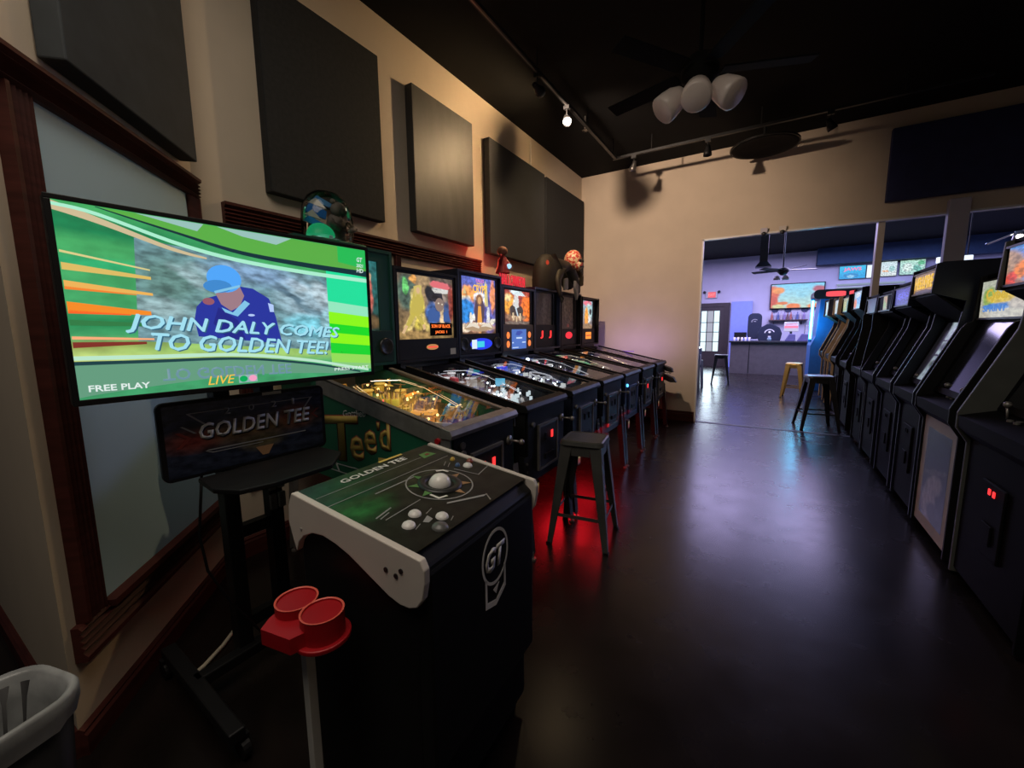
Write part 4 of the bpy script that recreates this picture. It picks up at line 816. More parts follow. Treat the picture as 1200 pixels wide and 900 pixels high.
flat('arrow_print', [[(.05, .62), (.11, .52), (.05, .40), (.075, .40), (.135, .52), (.075, .62)], [(.98, .66), (.93, .58), (.97, .50), (.955, .50), (.915, .58), (.955, .66)]], M['red_ink'], sb, (.0014, -.285, -.13), (0, .57, 0), (0, 0, .26))
flat('amber_print', [[(.50, .20), (.62, .20), (.58, .06), (.54, .06)]], M['orange_ink'], sb, (.0014, -.285, -.13), (0, .57, 0), (0, 0, .26))

# stand: two posts on an H base with castors, shelf in front of the sign
st = thing('monitor_stand', 'black rolling stand with two posts, shelf and castors carrying the golf television', 'stand', (-1.70, 0.84, 0))
for k, yy in enumerate((-.085, .085)): MB().b(-.135, -.075, yy - .028, yy + .028, .10, 1.42).obj('post', M['black'], st, bevel=.004)
MB().b(-.075, -.02, -.2, .2, 1.36, 1.62).obj('mount_plate', M['black'], st)
for zz in (.18, .58): MB().b(-.125, -.085, -.06, .06, zz, zz + .05).obj('cross_bar', M['black'], st)
shelf = MB().prism([(.0, -.22), (.16, -.24), (.25, -.20), (.28, -.10), (.28, .12), (.16, .25), (.0, .25)], 'z', .885, .903).obj('shelf', M['black'], st, bevel=.004)
m = MB(); m.b(-.10, -.02, -.11, .11, .85, .885); m.b(-.06, .12, -.012, .012, .84, .885); m.obj('shelf_bracket', M['black'], st)
m = MB()
for yy in (-.015, .02): m.b(.06, .075, yy, yy + .022, .80, .86); m.b(.06, .075, yy, yy + .022, .72, .78)
m.obj('cable_clip', M['dull_steel'], st)
for s in (-1, 1):
    lg = MB().beam((-.36, s * .26, .10), (.30, s * .30, .10), .05, .045).obj('base_leg', M['black'], st, bevel=.006)
    for xx in (-.34, .28):
        m = MB(); m.cyl((xx, s * .28 - .012, .035), (xx, s * .28 + .012, .035), .035, n=16); m.b(xx - .015, xx + .015, s * .28 - .016, s * .28 + .016, .05, .085)
        m.obj('caster', M['black'], lg)
MB().beam((-.07, -.28, .10), (-.07, .28, .10), .05, .045).obj('base_bar', M['black'], st, bevel=.006)
panel('white_label', M['kick'], sb, (.001, .04, .128), (0, .075, 0), (0, 0, .012))

tag(MB().tube([(-1.76, .655, .90), (-1.76, .64, .78), (-1.77, .63, .66), (-1.76, .64, .52), (-1.75, .70, .36), (-1.74, .80, .16), (-1.72, .9, .02)], .005).obj('power_cable', M['black'], smooth=True), 'thin black cable hanging from the sign board to the floor', 'cable')
tag(MB().tube([(-1.93, .58, .010), (-1.96, .66, .010), (-2.02, .76, .010), (-2.10, .86, .010), (-2.20, .93, .010), (-2.32, .99, .010)], .009).obj('floor_cable', M['cream'], smooth=True), 'pale cable curving across the floor behind the stand', 'cable')

# ================================================================== GOLF CABINET
gt = thing('golf_arcade_cabinet', 'low black golf arcade cabinet with white wavy sides, trackball and printed deck', 'arcade cabinet', (-0.86, 0.93, 0), R(2.1))
# local: front x=+.205, back x=-.285, left y=-.30 (towards camera), right y=+.30
xf_, xb_, zf_, zb_ = .205, -.285, .895, .962
sl_ = (zb_ - zf_) / (xf_ - xb_)
def gz(x): return zf_ + (xf_ - x) * sl_
body_prof = [(-.25, .06), (.17, .06), (.17, .55), (.205, .78), (.203, .862), (.168, .890), (-.27, .945), (-.275, .60)]
MB().prism(body_prof, 'y', -.278, .278).obj('body', M['black'], gt, bevel=.01)
MB().b(-.23, .14, -.26, .26, 0, .07).obj('plinth', M['black'], gt)
def wave():
    p = [(-.268, .968), (-.285, .93), (-.290, .88), (-.275, .83), (-.262, .795)]
    p += [(-.250, .825), (-.225, .850), (-.185, .868), (-.14, .872), (-.09, .862), (-.04, .845), (.01, .82), (.06, .795), (.10, .775), (.135, .765), (.165, .765), (.19, .775), (.208, .80), (.216, .84), (.217, .875), (.205, .897)]
    return p
for s in (-1, 1):
    sp = MB().prism(wave(), 'y', s * .279, s * .299).obj('side_panel', M['white_laminate'], gt, bevel=.003)
    for xx, zz in ((.095, .845), (.128, .838), (.145, .855)): MB().cyl((xx, s * .2985, zz), (xx, s * .3015, zz), .0065, n=12).obj('screw_cap', M['dark_metal'], sp)
    MB().prism([(-.238, .872), (-.228, .872), (-.232, .862)], 'y', s * .2985, s * .3010).obj('logo_mark', M['grey_ink'], sp)
deck_art = art('deck_print', (.010, .011, .009), (.018, .020, .014), [(.15, .80, .22, .14, 0, (.012, .055, .030), .7), (.10, .55, .14, .10, 0, (.02, .12, .03), .7), (.5, .80, .5, .05, 0, (.028, .030, .018), .6), (.55, .62, .45, .04, 0, (.03, .032, .018), .6)], 1, .05, 6, .45, lit=False, rough=.42)
deck_art.node_tree.nodes['Principled BSDF'].inputs['Specular IOR Level'].default_value = .22
D0 = Vector((xf_ - .03, -.278, gz(xf_ - .03) - .0005)); DX = Vector((0, .556, 0)); DY = Vector((-.455, 0, .455 * sl_)); DN = DX.cross(DY).normalized()
deck = panel('control_deck', deck_art, gt, D0, DX, DY)
def dk(a, b_, h=.0): return D0 + DX * a + DY * b_ + DN * h
def dflat(nm, polys, mt, h=.0006): return flat(nm, polys, mt, deck, D0 + DN * h, DX, DY, .0006)
text('lettering', 'GOLDEN TEE', M['silver_ink'], deck, dk(.22, .885, .0008), DX * .50, DY * .055, .0008, 0, .02)
dflat('deck_line', [[(0, .70), (.95, .70), (.95, .705), (0, .705)], [(.25, .62), (.55, .62), (.55, .63), (.25, .63)], [(.02, .83), (.80, .83), (.80, .834), (.02, .834)]], M['grey_ink'])
dflat('deck_line', ring(.58, .42, .20, .235, .008), M['grey_ink'])
dflat('deck_line', [[(.62, .08), (.66, .08), (.43, .21), (.415, .20)], [(.10, .34), (.36, .36), (.36, .366), (.10, .346)], [(.84, .30), (1.0, .34), (1.0, .346), (.84, .308)], [(.80, .50), (.84, .30), (.845, .30), (.806, .50)], [(.62, .02), (.66, .09), (.655, .09), (.61, .02)]], M['grey_ink'], .0008)
tri = lambda cx, cy, a, s=.045: [(cx + s * math.cos(R(a + k)) , cy + s * 1.2 * math.sin(R(a + k))) for k in (0, 140, 220)]
dflat('arrow_print', [tri(.58 + .145 * math.cos(R(a)), .42 + .17 * math.sin(R(a)), a) for a in (100, 145, 190)], M['green_ink'], .001)
dflat('arrow_print', [tri(.58 + .145 * math.cos(R(a)), .42 + .17 * math.sin(R(a)), a) for a in (270, 315, 0)], M['orange_ink'], .001)
dflat('arrow_print', [[(.70, .58), (.745, .55), (.75, .50), (.735, .50), (.73, .54), (.695, .565)], [(.43, .36), (.43, .28), (.49, .26), (.49, .275), (.445, .292), (.445, .36)]], M['silver_ink'], .0012)
tb = MB().lathe([(.072, 0), (.072, .004), (.060, .007), (.048, .004), (.046, 0)], (0, 0, 0), 28, Matrix.Translation(dk(.58, .42, 0)) @ Matrix.Rotation(math.atan(sl_), 4, 'Y')).obj('trackball_ring', M['dark_metal'], deck, smooth=True)
MB().sphere(dk(.58, .42, -.002), .0365, u=20, v=12).obj('trackball', mat('white_trackball', (.78, .76, .72), .18), tb, smooth=True)
def button(a, b_, mt, r_=.0135, cap=True):
    p = dk(a, b_, 0); MX = Matrix.Translation(p) @ Matrix.Rotation(math.atan(sl_), 4, 'Y')
    return MB().lathe([(0, .011), (r_ * .7, .0105), (r_ * .8, .008), (r_, .007), (r_ * 1.15, .003), (r_ * 1.2, 0)], (0, 0, 0), 18, MX).obj('button', mt, deck, smooth=True)
for a, b_ in ((.23, .265), (.135, .205), (.30, .125)): button(a, b_, M['white'], .0155)
button(.22, .06, mat('dark_round_button', (.10, .10, .095), .35), .019)
button(.905, .46, M['white'], .0145); button(.975, .50, mat('red_brown_button', (.22, .05, .03), .4), .011); button(.86, .52, mat('blue_button', (.06, .12, .25), .4), .008); button(.915, .62, mat('yellow_button', (.5, .32, .05), .4), .008)
dflat('deck_print', [[(.20, .17), (.26, .20), (.255, .15), (.215, .14)], [(.13, .15), (.18, .17), (.18, .165), (.13, .145)], [(.27, .22), (.33, .24), (.33, .235), (.27, .215)], [(.30, .06), (.34, .08), (.34, .075), (.30, .055)], [(.08, .40), (.2, .43), (.2, .42), (.08, .39)], [(.09, .375), (.16, .395), (.16, .388), (.09, .368)], [(.80, .56), (.86, .60), (.86, .594), (.80, .554)], [(.80, .60), (.86, .64), (.86, .634), (.80, .594)]], M['grey_ink'], .0009)
dflat('deck_print', [[(.80, .80), (.92, .80), (.90, .88), (.82, .88)]], M['green_ink'], .0009)
dflat('deck_print', [[(.845, .825), (.885, .825), (.88, .855), (.85, .85)]], M['red_ink'], .0016)
dflat('deck_print', [[(.55, .975), (.75, .975), (.75, .998), (.55, .998)]], M['gold_ink'], .0009)
# front emblem: ring and pendant with the letters GT
EO = Vector((.2085, -.06, .60)); ER = Vector((0, .16, 0)); EU = Vector((0, 0, .24))
ft = MB().b(.16, .2075, -.276, .276, .28, .855).obj('front_panel', M['black'], gt, bevel=.012)
flat('emblem', ring(.5, .62, .46, .36, .05), M['silver_ink'], ft, EO, ER, EU)
flat('emblem', [[(.14, .42), (.20, .40), (.20, .10), (.5, .04), (.8, .16), (.80, .42), (.86, .44), (.86, .10), (.5, -.04), (.14, .03)]], M['silver_ink'], ft, EO, ER, EU)
flat('emblem', [[(.40, .20), (.62, .24), (.5, .12)]], M['silver_ink'], ft, EO, ER, EU)
text('lettering', 'GT', M['silver_ink'], ft, EO + ER * .16 + EU * .46, ER * .68, EU * .30, .0012, .25, .04)

# ------------------------------------------------------------------ cup holder on a pole
ch = thing('cup_holder_stand', 'red twin cup holder on a white pole beside the golf cabinet', 'cup holder', (-0.945, 0.535, 0), 0)
MB().b(-.012, .012, -.012, .012, .012, .66).obj('pole', M['pole'], ch, bevel=.002)
MB().cyl((0, 0, 0), (0, 0, .014), .10, n=24).obj('base', M['dark_metal'], ch)
hd_ = MB()
CUPS = ((-.048, .010), (.050, .016))
for cx, cy in CUPS: hd_.lathe([(0.0, .7315), (.046, .7315), (.047, .736), (.051, .736), (.051, .675), (0, .675)], (cx, cy, 0), 30)
hd_.prism([(-.092, .02), (-.070, -.050), (-.048, -.082), (.045, -.066), (.055, -.03), (.03, .03)], 'z', .672, .712)
hd_.obj('holder', M['red'], ch)
MB().prism([(-.05, -.078)] + [(.048 + .066 * math.cos(R(a)), .016 + .066 * math.sin(R(a))) for a in range(-100, 150, 12)] + [(-.06, .05)], 'z', .664, .676).obj('flange', M['red'], ch, bevel=.003)
for cx, cy in CUPS: MB().lathe([(.0515, .7355), (.0518, .7375), (.0495, .7378), (.0468, .7365)], (cx, cy, 0), 30).obj('rim', M['red_edge'], ch)
a_, b2 = Vector((-.0915, .018, 0)), Vector((-.0488, -.081, 0)); dd = (b2 - a_); nn_ = Vector((dd.y, -dd.x, 0)).normalized() * -1
a_ = Vector((-.0705, -.0505, .675)); dd = Vector((.021, -.0305, 0))
flat('white_sticker', [[(.10, .10), (.90, .10), (.90, .50), (.10, .50)], ell(.45, .70, .22, .12, 12)], mat('worn_sticker', (.60, .30, .30), .5), ch, a_ + Vector((-.0008, -.0006, 0)), dd, (0, 0, .036))

# ------------------------------------------------------------------ trash can with liner
tc_ = thing('trash_can', 'black rectangular trash can with a grey bag folded over its rim', 'trash can', (-1.355, -.045, 0), R(-75))
def loop(w_, l_, r_, z): return [(x, y, z) for x, y in rrect(l_, w_, r_, 6)]
def shell(loops):
    m_ = MB(); n = len(loops[0]); Vv = [p for L_ in loops for p in L_]
    m_._add(Vv, [(k * n + i, k * n + (i + 1) % n, (k + 1) * n + (i + 1) % n, (k + 1) * n + i) for k in range(len(loops) - 1) for i in range(n)]); return m_
m = shell([loop(.17, .40, .05, .0), loop(.215, .48, .07, .585), loop(.20, .465, .065, .585), loop(.155, .385, .045, .02)]); m._add(loop(.17, .40, .05, .0), [tuple(range(28))])
m.obj('bin', M['black'], tc_, smooth=True)
def wob(L_, a, seed):
    r = random.Random(seed); return [(x * (1 + r.uniform(-a, a)), y * (1 + r.uniform(-a, a) * 2), z + r.uniform(-a, a) * .35) for x, y, z in L_]
m = shell([wob(loop(.222, .488, .075, .545), .03, 1), wob(loop(.232, .50, .08, .575), .012, 2), loop(.238, .505, .08, .600), loop(.226, .49, .075, .612), loop(.205, .468, .068, .602), wob(loop(.19, .45, .06, .54), .03, 3), wob(loop(.175, .425, .05, .36), .015, 4), wob(loop(.15, .375, .04, .10), .01, 5)])
m.obj('liner_bag', M['bag'], tc_, smooth=True)

# ------------------------------------------------------------------ stools
def stool(name, label, loc, rz, mt, h=.76, seat=.30, foot=.40, rail=.22, group='metal bar stools'):
    t = thing(name, label, 'stool', loc, rz, group)
    m = shell([loop(seat - .02, seat - .02, .04, h - .03), loop(seat + .012, seat + .012, .05, h - .03), loop(seat, seat, .05, h - .006), loop(seat - .02, seat - .02, .045, h), loop(seat - .05, seat - .05, .04, h - .004)])
    n = 28; m._add(loop(seat - .05, seat - .05, .04, h - .004), [tuple(range(n))]); m._add(loop(seat - .02, seat - .02, .04, h - .03), [tuple(range(n))])
    m.obj('seat', mt, t, smooth=False)
    for sx in (-1, 1):
        for sy in (-1, 1):
            a, b_ = Vector((sx * (seat / 2 - .02), sy * (seat / 2 - .02), h - .03)), Vector((sx * foot / 2, sy * foot / 2, 0))
            wt, wb_ = .075, .032; V_ = []
            for p, ww in ((a, wt), (b_, wb_)):
                V_ += [p + Vector((sx * .012, sy * .012, 0)), p + Vector((sx * .012 - sx * ww, sy * .012, 0)), p + Vector((sx * .009 - sx * ww, sy * .006, 0)), p + Vector((sx * .005, sy * .005, 0)), p + Vector((sx * .006, sy * .009 - sy * ww, 0)), p + Vector((sx * .012, sy * .012 - sy * ww, 0))]
            m = MB(); m._add(V_, [tuple(range(6)), tuple(range(6, 12))[::-1]] + [(i, (i + 1) % 6, 6 + (i + 1) % 6, 6 + i) for i in range(6)])
            lg = m.obj('leg', mt, t); MB().b(b_.x - .016, b_.x + .016, b_.y - .016, b_.y + .016, 0, .012).obj('rubber_foot', M['black'], lg)
    k = seat / 2 - .02 + (foot / 2 - seat / 2 + .02) * (1 - rail / (h - .03))
    for p, q in (((-k, -k), (k, -k)), ((-k, k), (k, k)), ((-k, -k), (-k, k)), ((k, -k), (k, k))): MB().beam((*p, rail), (*q, rail), .005, .022).obj('stretcher', mt, t)
    w2 = seat / 2 - .08
    for sx in (-1, 1):
        e_ = sx * (seat / 2 - .010)
        MB().b(-w2, w2, e_ - .003, e_ + .003, h - .10, h - .03).obj('apron', mt, t); MB().b(e_ - .003, e_ + .003, -w2, w2, h - .10, h - .03).obj('apron', mt, t)
    return t
stool('bar_stool', 'dark grey metal stool in front of the pinball row in red light', (-1.00, 2.56, 0), R(8), M['gun'], .70, .28, .38, .20)
stool('bar_stool', 'black metal stool with shiny seat standing just beyond the opening by the cabinets', (0.66, 7.15, 0), R(10), M['dark_metal'], .74, .30, .44)
stool('bar_stool', 'brass coloured metal stool in the far room before the counter', (0.50, 10.0, 0), R(-8), M['gold'], .70, .28, .36)
stool('bar_stool', 'small dark stool far away beside the pinball tables near the double door', (-0.96, 11.7, 0), R(5), M['dark_metal'], .74, .30, .40)

# ================================================================== ACOUSTIC PANELS
def wall_panel(y0, y1, z0, z1, d, mt, label):
    t = thing('acoustic_panel', label, 'wall panel', (-2.74, (y0 + y1) / 2, (z0 + z1) / 2), 0, 'black panels on the left walls')
    w_, h_ = (y1 - y0) / 2, (z1 - z0) / 2
    MB().b(0.0, d * .8, -w_ + .02, w_ - .02, -h_ + .02, h_ - .02).obj('frame', M['black'], t)
    MB().b(.004, d, -w_, w_, -h_, h_).obj('cloth', mt, t, bevel=.006)
    return t
wall_panel(1.52, 2.42, 2.28, 3.50, .075, M['black_matte'], 'matte black wall panel above the dome topper')
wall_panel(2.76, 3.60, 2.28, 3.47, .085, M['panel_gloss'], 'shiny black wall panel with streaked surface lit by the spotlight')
wall_panel(3.90, 5.20, 2.26, 3.46, .085, M['panel_grey'], 'charcoal wall panel behind the red letters topper')
wall_panel(5.28, 6.62, 2.26, 3.46, .075, M['black_matte'], 'dark wall panel in the corner behind the skull prop')
t = thing('acoustic_panel', 'thick dark panel on the angled wall above the television', 'wall panel', aw(.62, 2.98, 0), R(45), 'black panels on the left walls')
MB().b(0.0, .06, -.40, .40, -.66, .66).obj('frame', M['black'], t)
MB().b(.004, .085, -.425, .425, -.68, .68).obj('cloth', mat('blue_grey_cloth', (.028, .034, .038), .8, var=.2), t, bevel=.006)
bp_ = thing('acoustic_panel', 'big navy panel on the back wall above the wide opening', 'wall panel', (1.75, 6.70, 3.26))
MB().b(-.64, .64, -.06, 0, -.38, .38).obj('frame', M['black'], bp_)
MB().b(-.66, .66, -.085, -.004, -.40, .40).obj('cloth', M['navy'], bp_, bevel=.006)

# ================================================================== CEILING FITTINGS
ZK = 3.66
tk = thing('light_track', 'black track running along the ceiling over the pinball row', 'light track', (-1.86, 4.1, ZK))
MB().b(-.018, .018, -2.4, 1.59, -.012, .016).obj('rail', M['dark_metal'], tk)
MB().b(-.006, .006, -1.6, .10, -.0135, -.011).obj('conductor', M['steel'], tk)
for yy in (-1.8, -.6, .6, 1.5): MB().cyl((0, yy, .016), (0, yy, 3.86 - ZK), .006, n=8).obj('hanger', M['dark_metal'], tk)
tk2 = thing('light_track', 'black cross track along the back wall with dark spots', 'light track', (0, 5.72, ZK))
MB().b(-1.90, 1.6, -.018, .018, -.012, .016).obj('rail', M['dark_metal'], tk2)
for xx in (-1.4, -.2, 1.0): MB().cyl((xx, 0, .016), (xx, 0, 3.86 - ZK), .006, n=8).obj('hanger', M['dark_metal'], tk2)
def spot(label, loc, aim, mt, lit=False):
    t = thing('track_spotlight', label, 'spotlight', loc, 0, 'track spotlights')
    MB().b(-.03, .03, -.018, .018, -.045, -.012).obj('adapter', M['dark_metal'], t)
    MB().cyl((0, 0, -.045), (0, 0, -.10), .007, n=8).obj('stem', M['dark_metal'], t)
    d = Vector(aim).normalized(); c = Vector((0, 0, -.135))
    q = d.to_track_quat('Z', 'Y').to_matrix().to_4x4()
    MB().lathe([(0, -.055), (.022, -.055), (.026, -.02), (.045, .03), (.047, .065), (.042, .065), (.036, .02), (0, .01)], (0, 0, 0), 20, Matrix.Translation(c) @ q).obj('head', mt, t, smooth=True)
    if lit: MB().lathe([(0, .045), (.040, .045)], (0, 0, 0), 18, Matrix.Translation(c) @ q).obj('lens', emit('hot_lens', (1, .80, .5), 60), t)
    else: MB().lathe([(0, .03), (.036, .03)], (0, 0, 0), 18, Matrix.Translation(c) @ q).obj('lens', M['screen_off'], t)
    return t
spot('lit spotlight glowing on the ceiling track above the pinball row', (-1.86, 4.13, ZK), (.35, -.55, -.8), M['dark_metal'], True)
spot('shiny spotlight hanging where the two tracks meet in the corner', (-1.62, 5.72, ZK), (-.3, .1, -1), M['steel'])
spot('small black spotlight on the cross track above the left edge of the opening', (-.74, 5.72, ZK), (.0, .0, -1), M['black'])
spot('black spotlight on the cross track next to the navy panel', (.43, 5.72, ZK), (.5, .3, -1), M['black'])
lamp('spotlight', 'SPOT', (-1.875, 4.12, 3.50), 470, (1.0, .68, .36), .03, Vector((-.85, -.15, -.42)).to_track_quat('-Z', 'Y').to_euler(), None, R(176), .75)
spot('dark backed spotlight on the ceiling track aimed at the back wall, behind the lit one', (-1.86, 3.50, ZK), (.12, 1, -.22), M['black'], True)  # this head and the lamp below are added to light the back wall
lamp('spotlight', 'SPOT', (-1.845, 3.62, 3.50), 265, (1.0, .74, .56), .03, Vector((.12, 1, -.28)).to_track_quat('-Z', 'Y').to_euler(), None, R(84), .8)  # added lamp to light the back wall
fx = thing('ceiling_fan', 'black ceiling fan with three white bell shades near the middle of the room', 'ceiling fan', (-.50, 3.30, 3.05))
MB().cyl((0, 0, .18), (0, 0, .81), .015, n=10).obj('downrod', M['ceil'], fx)
MB().lathe([(0, .20), (.08, .19), (.12, .12), (.12, .06), (.07, .02), (.05, -.03), (0, -.04)], (0, 0, 0), 22).obj('motor', M['ceil'], fx, smooth=True)
for k in range(5):
    a = R(72 * k + 20); ca, sa = math.cos(a), math.sin(a)
    MB().box((.42 * ca, .42 * sa, .10), (.56, .13, .012), Matrix.Rotation(a, 3, 'Z') @ Matrix.Rotation(R(10), 3, 'X')).obj('blade', M['ceil'], fx, bevel=.005)
for k, a in enumerate((-25, 215, 275)):
    a = R(a); dv = Vector((math.cos(a) * .75, math.sin(a) * .75, -.66 if k != 2 else -.8)).normalized(); p = Vector((math.cos(a) * .09, math.sin(a) * .09, -.01))
    q = dv.to_track_quat('Z', 'Y').to_matrix().to_4x4()
    ar = MB().cyl(p * .3, p + dv * .03, .014, n=10).obj('lamp_arm', M['dark_metal'], fx)
    MB().lathe([(.02, 0), (.055, .03), (.080, .08), (.092, .15), (.094, .195), (.080, .205), (.0, .207)], (0, 0, 0), 20, Matrix.Translation(p + dv * .02) @ q).obj('lamp_shade', mat('frosted_glass_shade', (.80, .68, .62), .3, var=.03), fx, smooth=True)
sp_k = thing('sprinkler', 'small pale ring sprinkler on the ceiling beside the lit spotlight', 'sprinkler', (-1.95, 4.85, 3.72))
MB().cyl((0, 0, 0), (0, 0, .14), .012, n=10).obj('pipe', M['steel'], sp_k)
m = MB()
for k in range(8): m.box((.03 * math.cos(R(45 * k)), .03 * math.sin(R(45 * k)), -.012), (.016, .014, .003), Matrix.Rotation(R(45 * k), 3, 'Z'))
m.cyl((0, 0, -.011), (0, 0, 0), .02, n=10); m.obj('deflector', M['chrome'], sp_k)
vt = thing('ceiling_speaker', 'flat round black ceiling disc hanging by the back wall', 'ceiling speaker', (-.17, 6.20, 3.60), 0)
MB().lathe([(0, .05), (.20, .05), (.33, .03), (.36, 0), (.34, -.012), (.30, .0), (.16, .03), (0, .012)], (0, 0, 0), 32).obj('dish', M['ceil'], vt, smooth=True)
MB().cyl((0, 0, .05), (0, 0, .26), .02, n=10).obj('stem', M['black'], vt)
MB().lathe([(.355, -.004), (.372, -.006), (.372, .012), (.355, .012)], (0, 0, 0), 32).obj('rim', M['black'], vt)
for k, (yy, lb) in enumerate(((4.94, 'thin white conduit on the wall above the charcoal panel'),)):
    tag(MB().cyl((-2.725, yy, 3.46), (-2.725, yy, 3.80), .010, n=8).obj('conduit', M['white_laminate']), lb, 'conduit')
for xx, lb in ((-.12, 'small clip camera hanging on the opening edge, nearer the corner'), (.09, 'small pale clip box on the header above the opening')):
    t = thing('clip_sensor', lb, 'sensor', (xx, 6.685, 2.67), 0)
    MB().sphere((0, -.03, -.02), .03, u=12, v=8).obj('dome', M['dark_metal'], t, smooth=True)
    MB().b(-.04, .04, -.02, .0, 0, .06).obj('bracket', M['wall_far'] if xx < 0 else M['white_laminate'], t)
ot = thing('wall_outlet', 'pale power outlet low on the back wall beside the opening', 'outlet', (-1.11, 6.70, .40))
MB().b(-.04, .04, -.008, 0, -.06, .06).obj('cover_plate', M['cream'], ot, bevel=.003)
for zz in (-.025, .025): MB().b(-.016, .016, -.011, -.007, zz - .014, zz + .014).obj('socket', M['kick'], ot)

# ================================================================== UPRIGHT ARCADE CABINETS (rotated, front faces the aisle)
def upright(label, y0, y1, spec):
    W = (y1 - y0); hw_ = W / 2
    t = thing('arcade_cabinet', label, 'arcade cabinet', (spec.get('x', .97), (y0 + y1) / 2, 0), PI, 'upright arcade cabinets along the right')
    mq, mz0, mz1 = spec.get('mq', -.18), spec.get('mz0', 1.62), spec.get('mz1', 1.78); zt = mz1 + spec.get('cap', .05)
    side = [(-.80, .03), (.0, .03), (.0, .78), (.05, .86), (.05, .945), (spec.get('ex', -.13), 1.40), (spec.get('ex', -.155), min(1.58, mz0 - .03)), (mq, mz0 - .02), (mq - .012, zt - .01), (mq - .05, zt), (-.80, zt)]
    for s in (-1, 1):
        sp = MB().prism(side, 'y', s * (hw_ - .02), s * hw_).obj('side_panel', M['cab_black'] if (s > 0 and spec.get('dark_outer')) else spec.get('side', M['cab_black']), t, bevel=.003)
        if spec.get('edge'): 
            pts = [(x, s * (hw_ - .01), z) for x, z in side[1:-1]]; MB().tube(pts, .012, 6).obj('edge_trim', spec['edge'], sp)
    iw = hw_ - .021
    MB().b(-.78, -.04, -iw, iw, .04, .80).obj('lower_body', M['cab_black'], t)
    fp = MB().b(-.04, -.012, -iw, iw, .06, .82).obj('front_door', spec.get('front', M['cab_black']), t, bevel=.006)
    if spec.get('frontart'):
        a_ = spec['frontart']; panel('front_print', a_, fp, (-.0112, -iw + .09, .14), (0, 2 * iw - .18, 0), (0, 0, .60))
    else:
        cd = MB().b(-.012, .0, -.12, .12, .30, .66).obj('coin_door', M['cab_black'], fp, bevel=.006)
        for k, yy in enumerate((-.042, .042)):
            MB().b(.0, .005, yy * .55 - .011, yy * .55 + .011, .60, .63).obj('coin_slot', M['e_red'] if spec.get('coins') else M['cab_black'], cd, bevel=.003)
        MB().b(.0, .008, -.05, .05, .36, .46).obj('coin_return', M['cab_black'], cd, bevel=.004)
    MB().prism([(-.02, .80), (.045, .865), (.048, .93), (-.17, .99), (-.17, .94), (-.02, .85)], 'y', -iw, iw).obj('control_panel', spec.get('cp', M['cab_black']), t)
    cz = lambda x: .93 + (.048 - x) * (.06 / .218)
    for k, yy in enumerate((-.14, .12) if W > .5 else (-.1,)):
        js = MB().cyl((-.06, yy, cz(-.06)), (-.055, yy, cz(-.06) + .06), .005, n=8); js.sphere((-.055, yy, cz(-.06) + .072), .017, u=10, v=6)
        js.obj('joystick', M['dull_steel'], t, smooth=True)
        for q in range(3): MB().cyl((-.05 - .02 * (q % 2), yy + .06 + .032 * q, cz(-.05)), (-.05 - .02 * (q % 2), yy + .06 + .032 * q, cz(-.05) + .010), .012, n=10).obj('button', spec.get('btn', M['dull_steel']), t)
    rc = spec.get('rec', .07); xa, xb = .025 - rc, -.145 - rc
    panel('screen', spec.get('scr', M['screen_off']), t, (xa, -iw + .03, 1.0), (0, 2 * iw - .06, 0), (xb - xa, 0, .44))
    m = MB()
    for s in (-1, 1): m.prism([(xa + .006, .985), (xb + .003, 1.45), (xb - .022, 1.45), (xa - .019, .985)], 'y', s * (iw - .035), s * iw)
    m.prism([(xb - .01, 1.46), (mq - .03, mz0 - .015), (mq - .03, mz0 - .03), (xb - .01, 1.435)], 'y', -iw, iw); m.prism([(xa + .012, .975), (xa - .02, .975), (xa - .03, 1.01), (xa, 1.01)], 'y', -iw, iw)
    m.obj('bezel', M['cab_black'], t)
    MB().b(-.78, mq - .04, -iw, iw, zt - .02, zt - .001).obj('top', M['cab_black'], t)
    MB().b(-.79, -.77, -iw, iw, .80, zt - .02).obj('rear_panel', M['cab_black'], t)
    MB().b(mq - .10, mq - .02, -iw, iw, mz0 - .012, mz1 + .012).obj('marquee_box', M['cab_black'], t)
    mb_ = panel('marquee', spec['mart'], t, (mq - .018, -iw + spec.get('mi', .03), mz0), (0, 2 * iw - 2 * spec.get('mi', .03), 0), (0, 0, mz1 - mz0))
    m = MB(); m.b(mq - .02, mq - .012, -iw, iw, mz0 - .012, mz0); m.b(mq - .02, mq - .012, -iw, iw, mz1, mz1 + .012); m.obj('marquee_rail', spec.get('mrail', M['dark_metal']), t)
    iw2 = iw - spec.get('mi', .03)
    for bd, a0, b0, a1, b1, mt in spec.get('txt', ()):
        text('marquee_lettering', bd, mt, mb_, (mq - .0172, -iw2 + 2 * iw2 * a0, mz0 + (mz1 - mz0) * b0), (0, 2 * iw2 * (a1 - a0), 0), (0, 0, (mz1 - mz0) * (b1 - b0)), .001, 0, .03)
    return t
e_gold = emit('gold_marquee_letters', (1, .55, .06), 1.0)
upright('black arcade cabinet with orange and blue marquee and two red coin lights', 2.45, 3.20, dict(dark_outer=True, mq=-.03, mz0=1.62, mz1=1.80, rec=.13, side=M['grey_cab'], coins=True, mart=art('marquee_space', (.45, .12, .04), (.10, .35, .85), [(.10, .5, .18, .5, 20, (.50, .32, .20)), (.30, .35, .2, .25, 0, (1., .28, .03)), (.08, .15, .08, .2, 0, (.85, .08, .03)), (.38, .85, .12, .3, 0, (.03, .10, .35)), (.6, .5, .3, .3, 0, (.95, .55, .06)), (.62, .95, .4, .2, 0, (.05, .40, .90)), (.55, .1, .3, .12, 0, (.15, .45, .85))], .75, .06, 8, .45),
    txt=[('SU', .44, .30, .80, .75, emit('gold_marquee_letters', (1, .62, .06), .8))]))
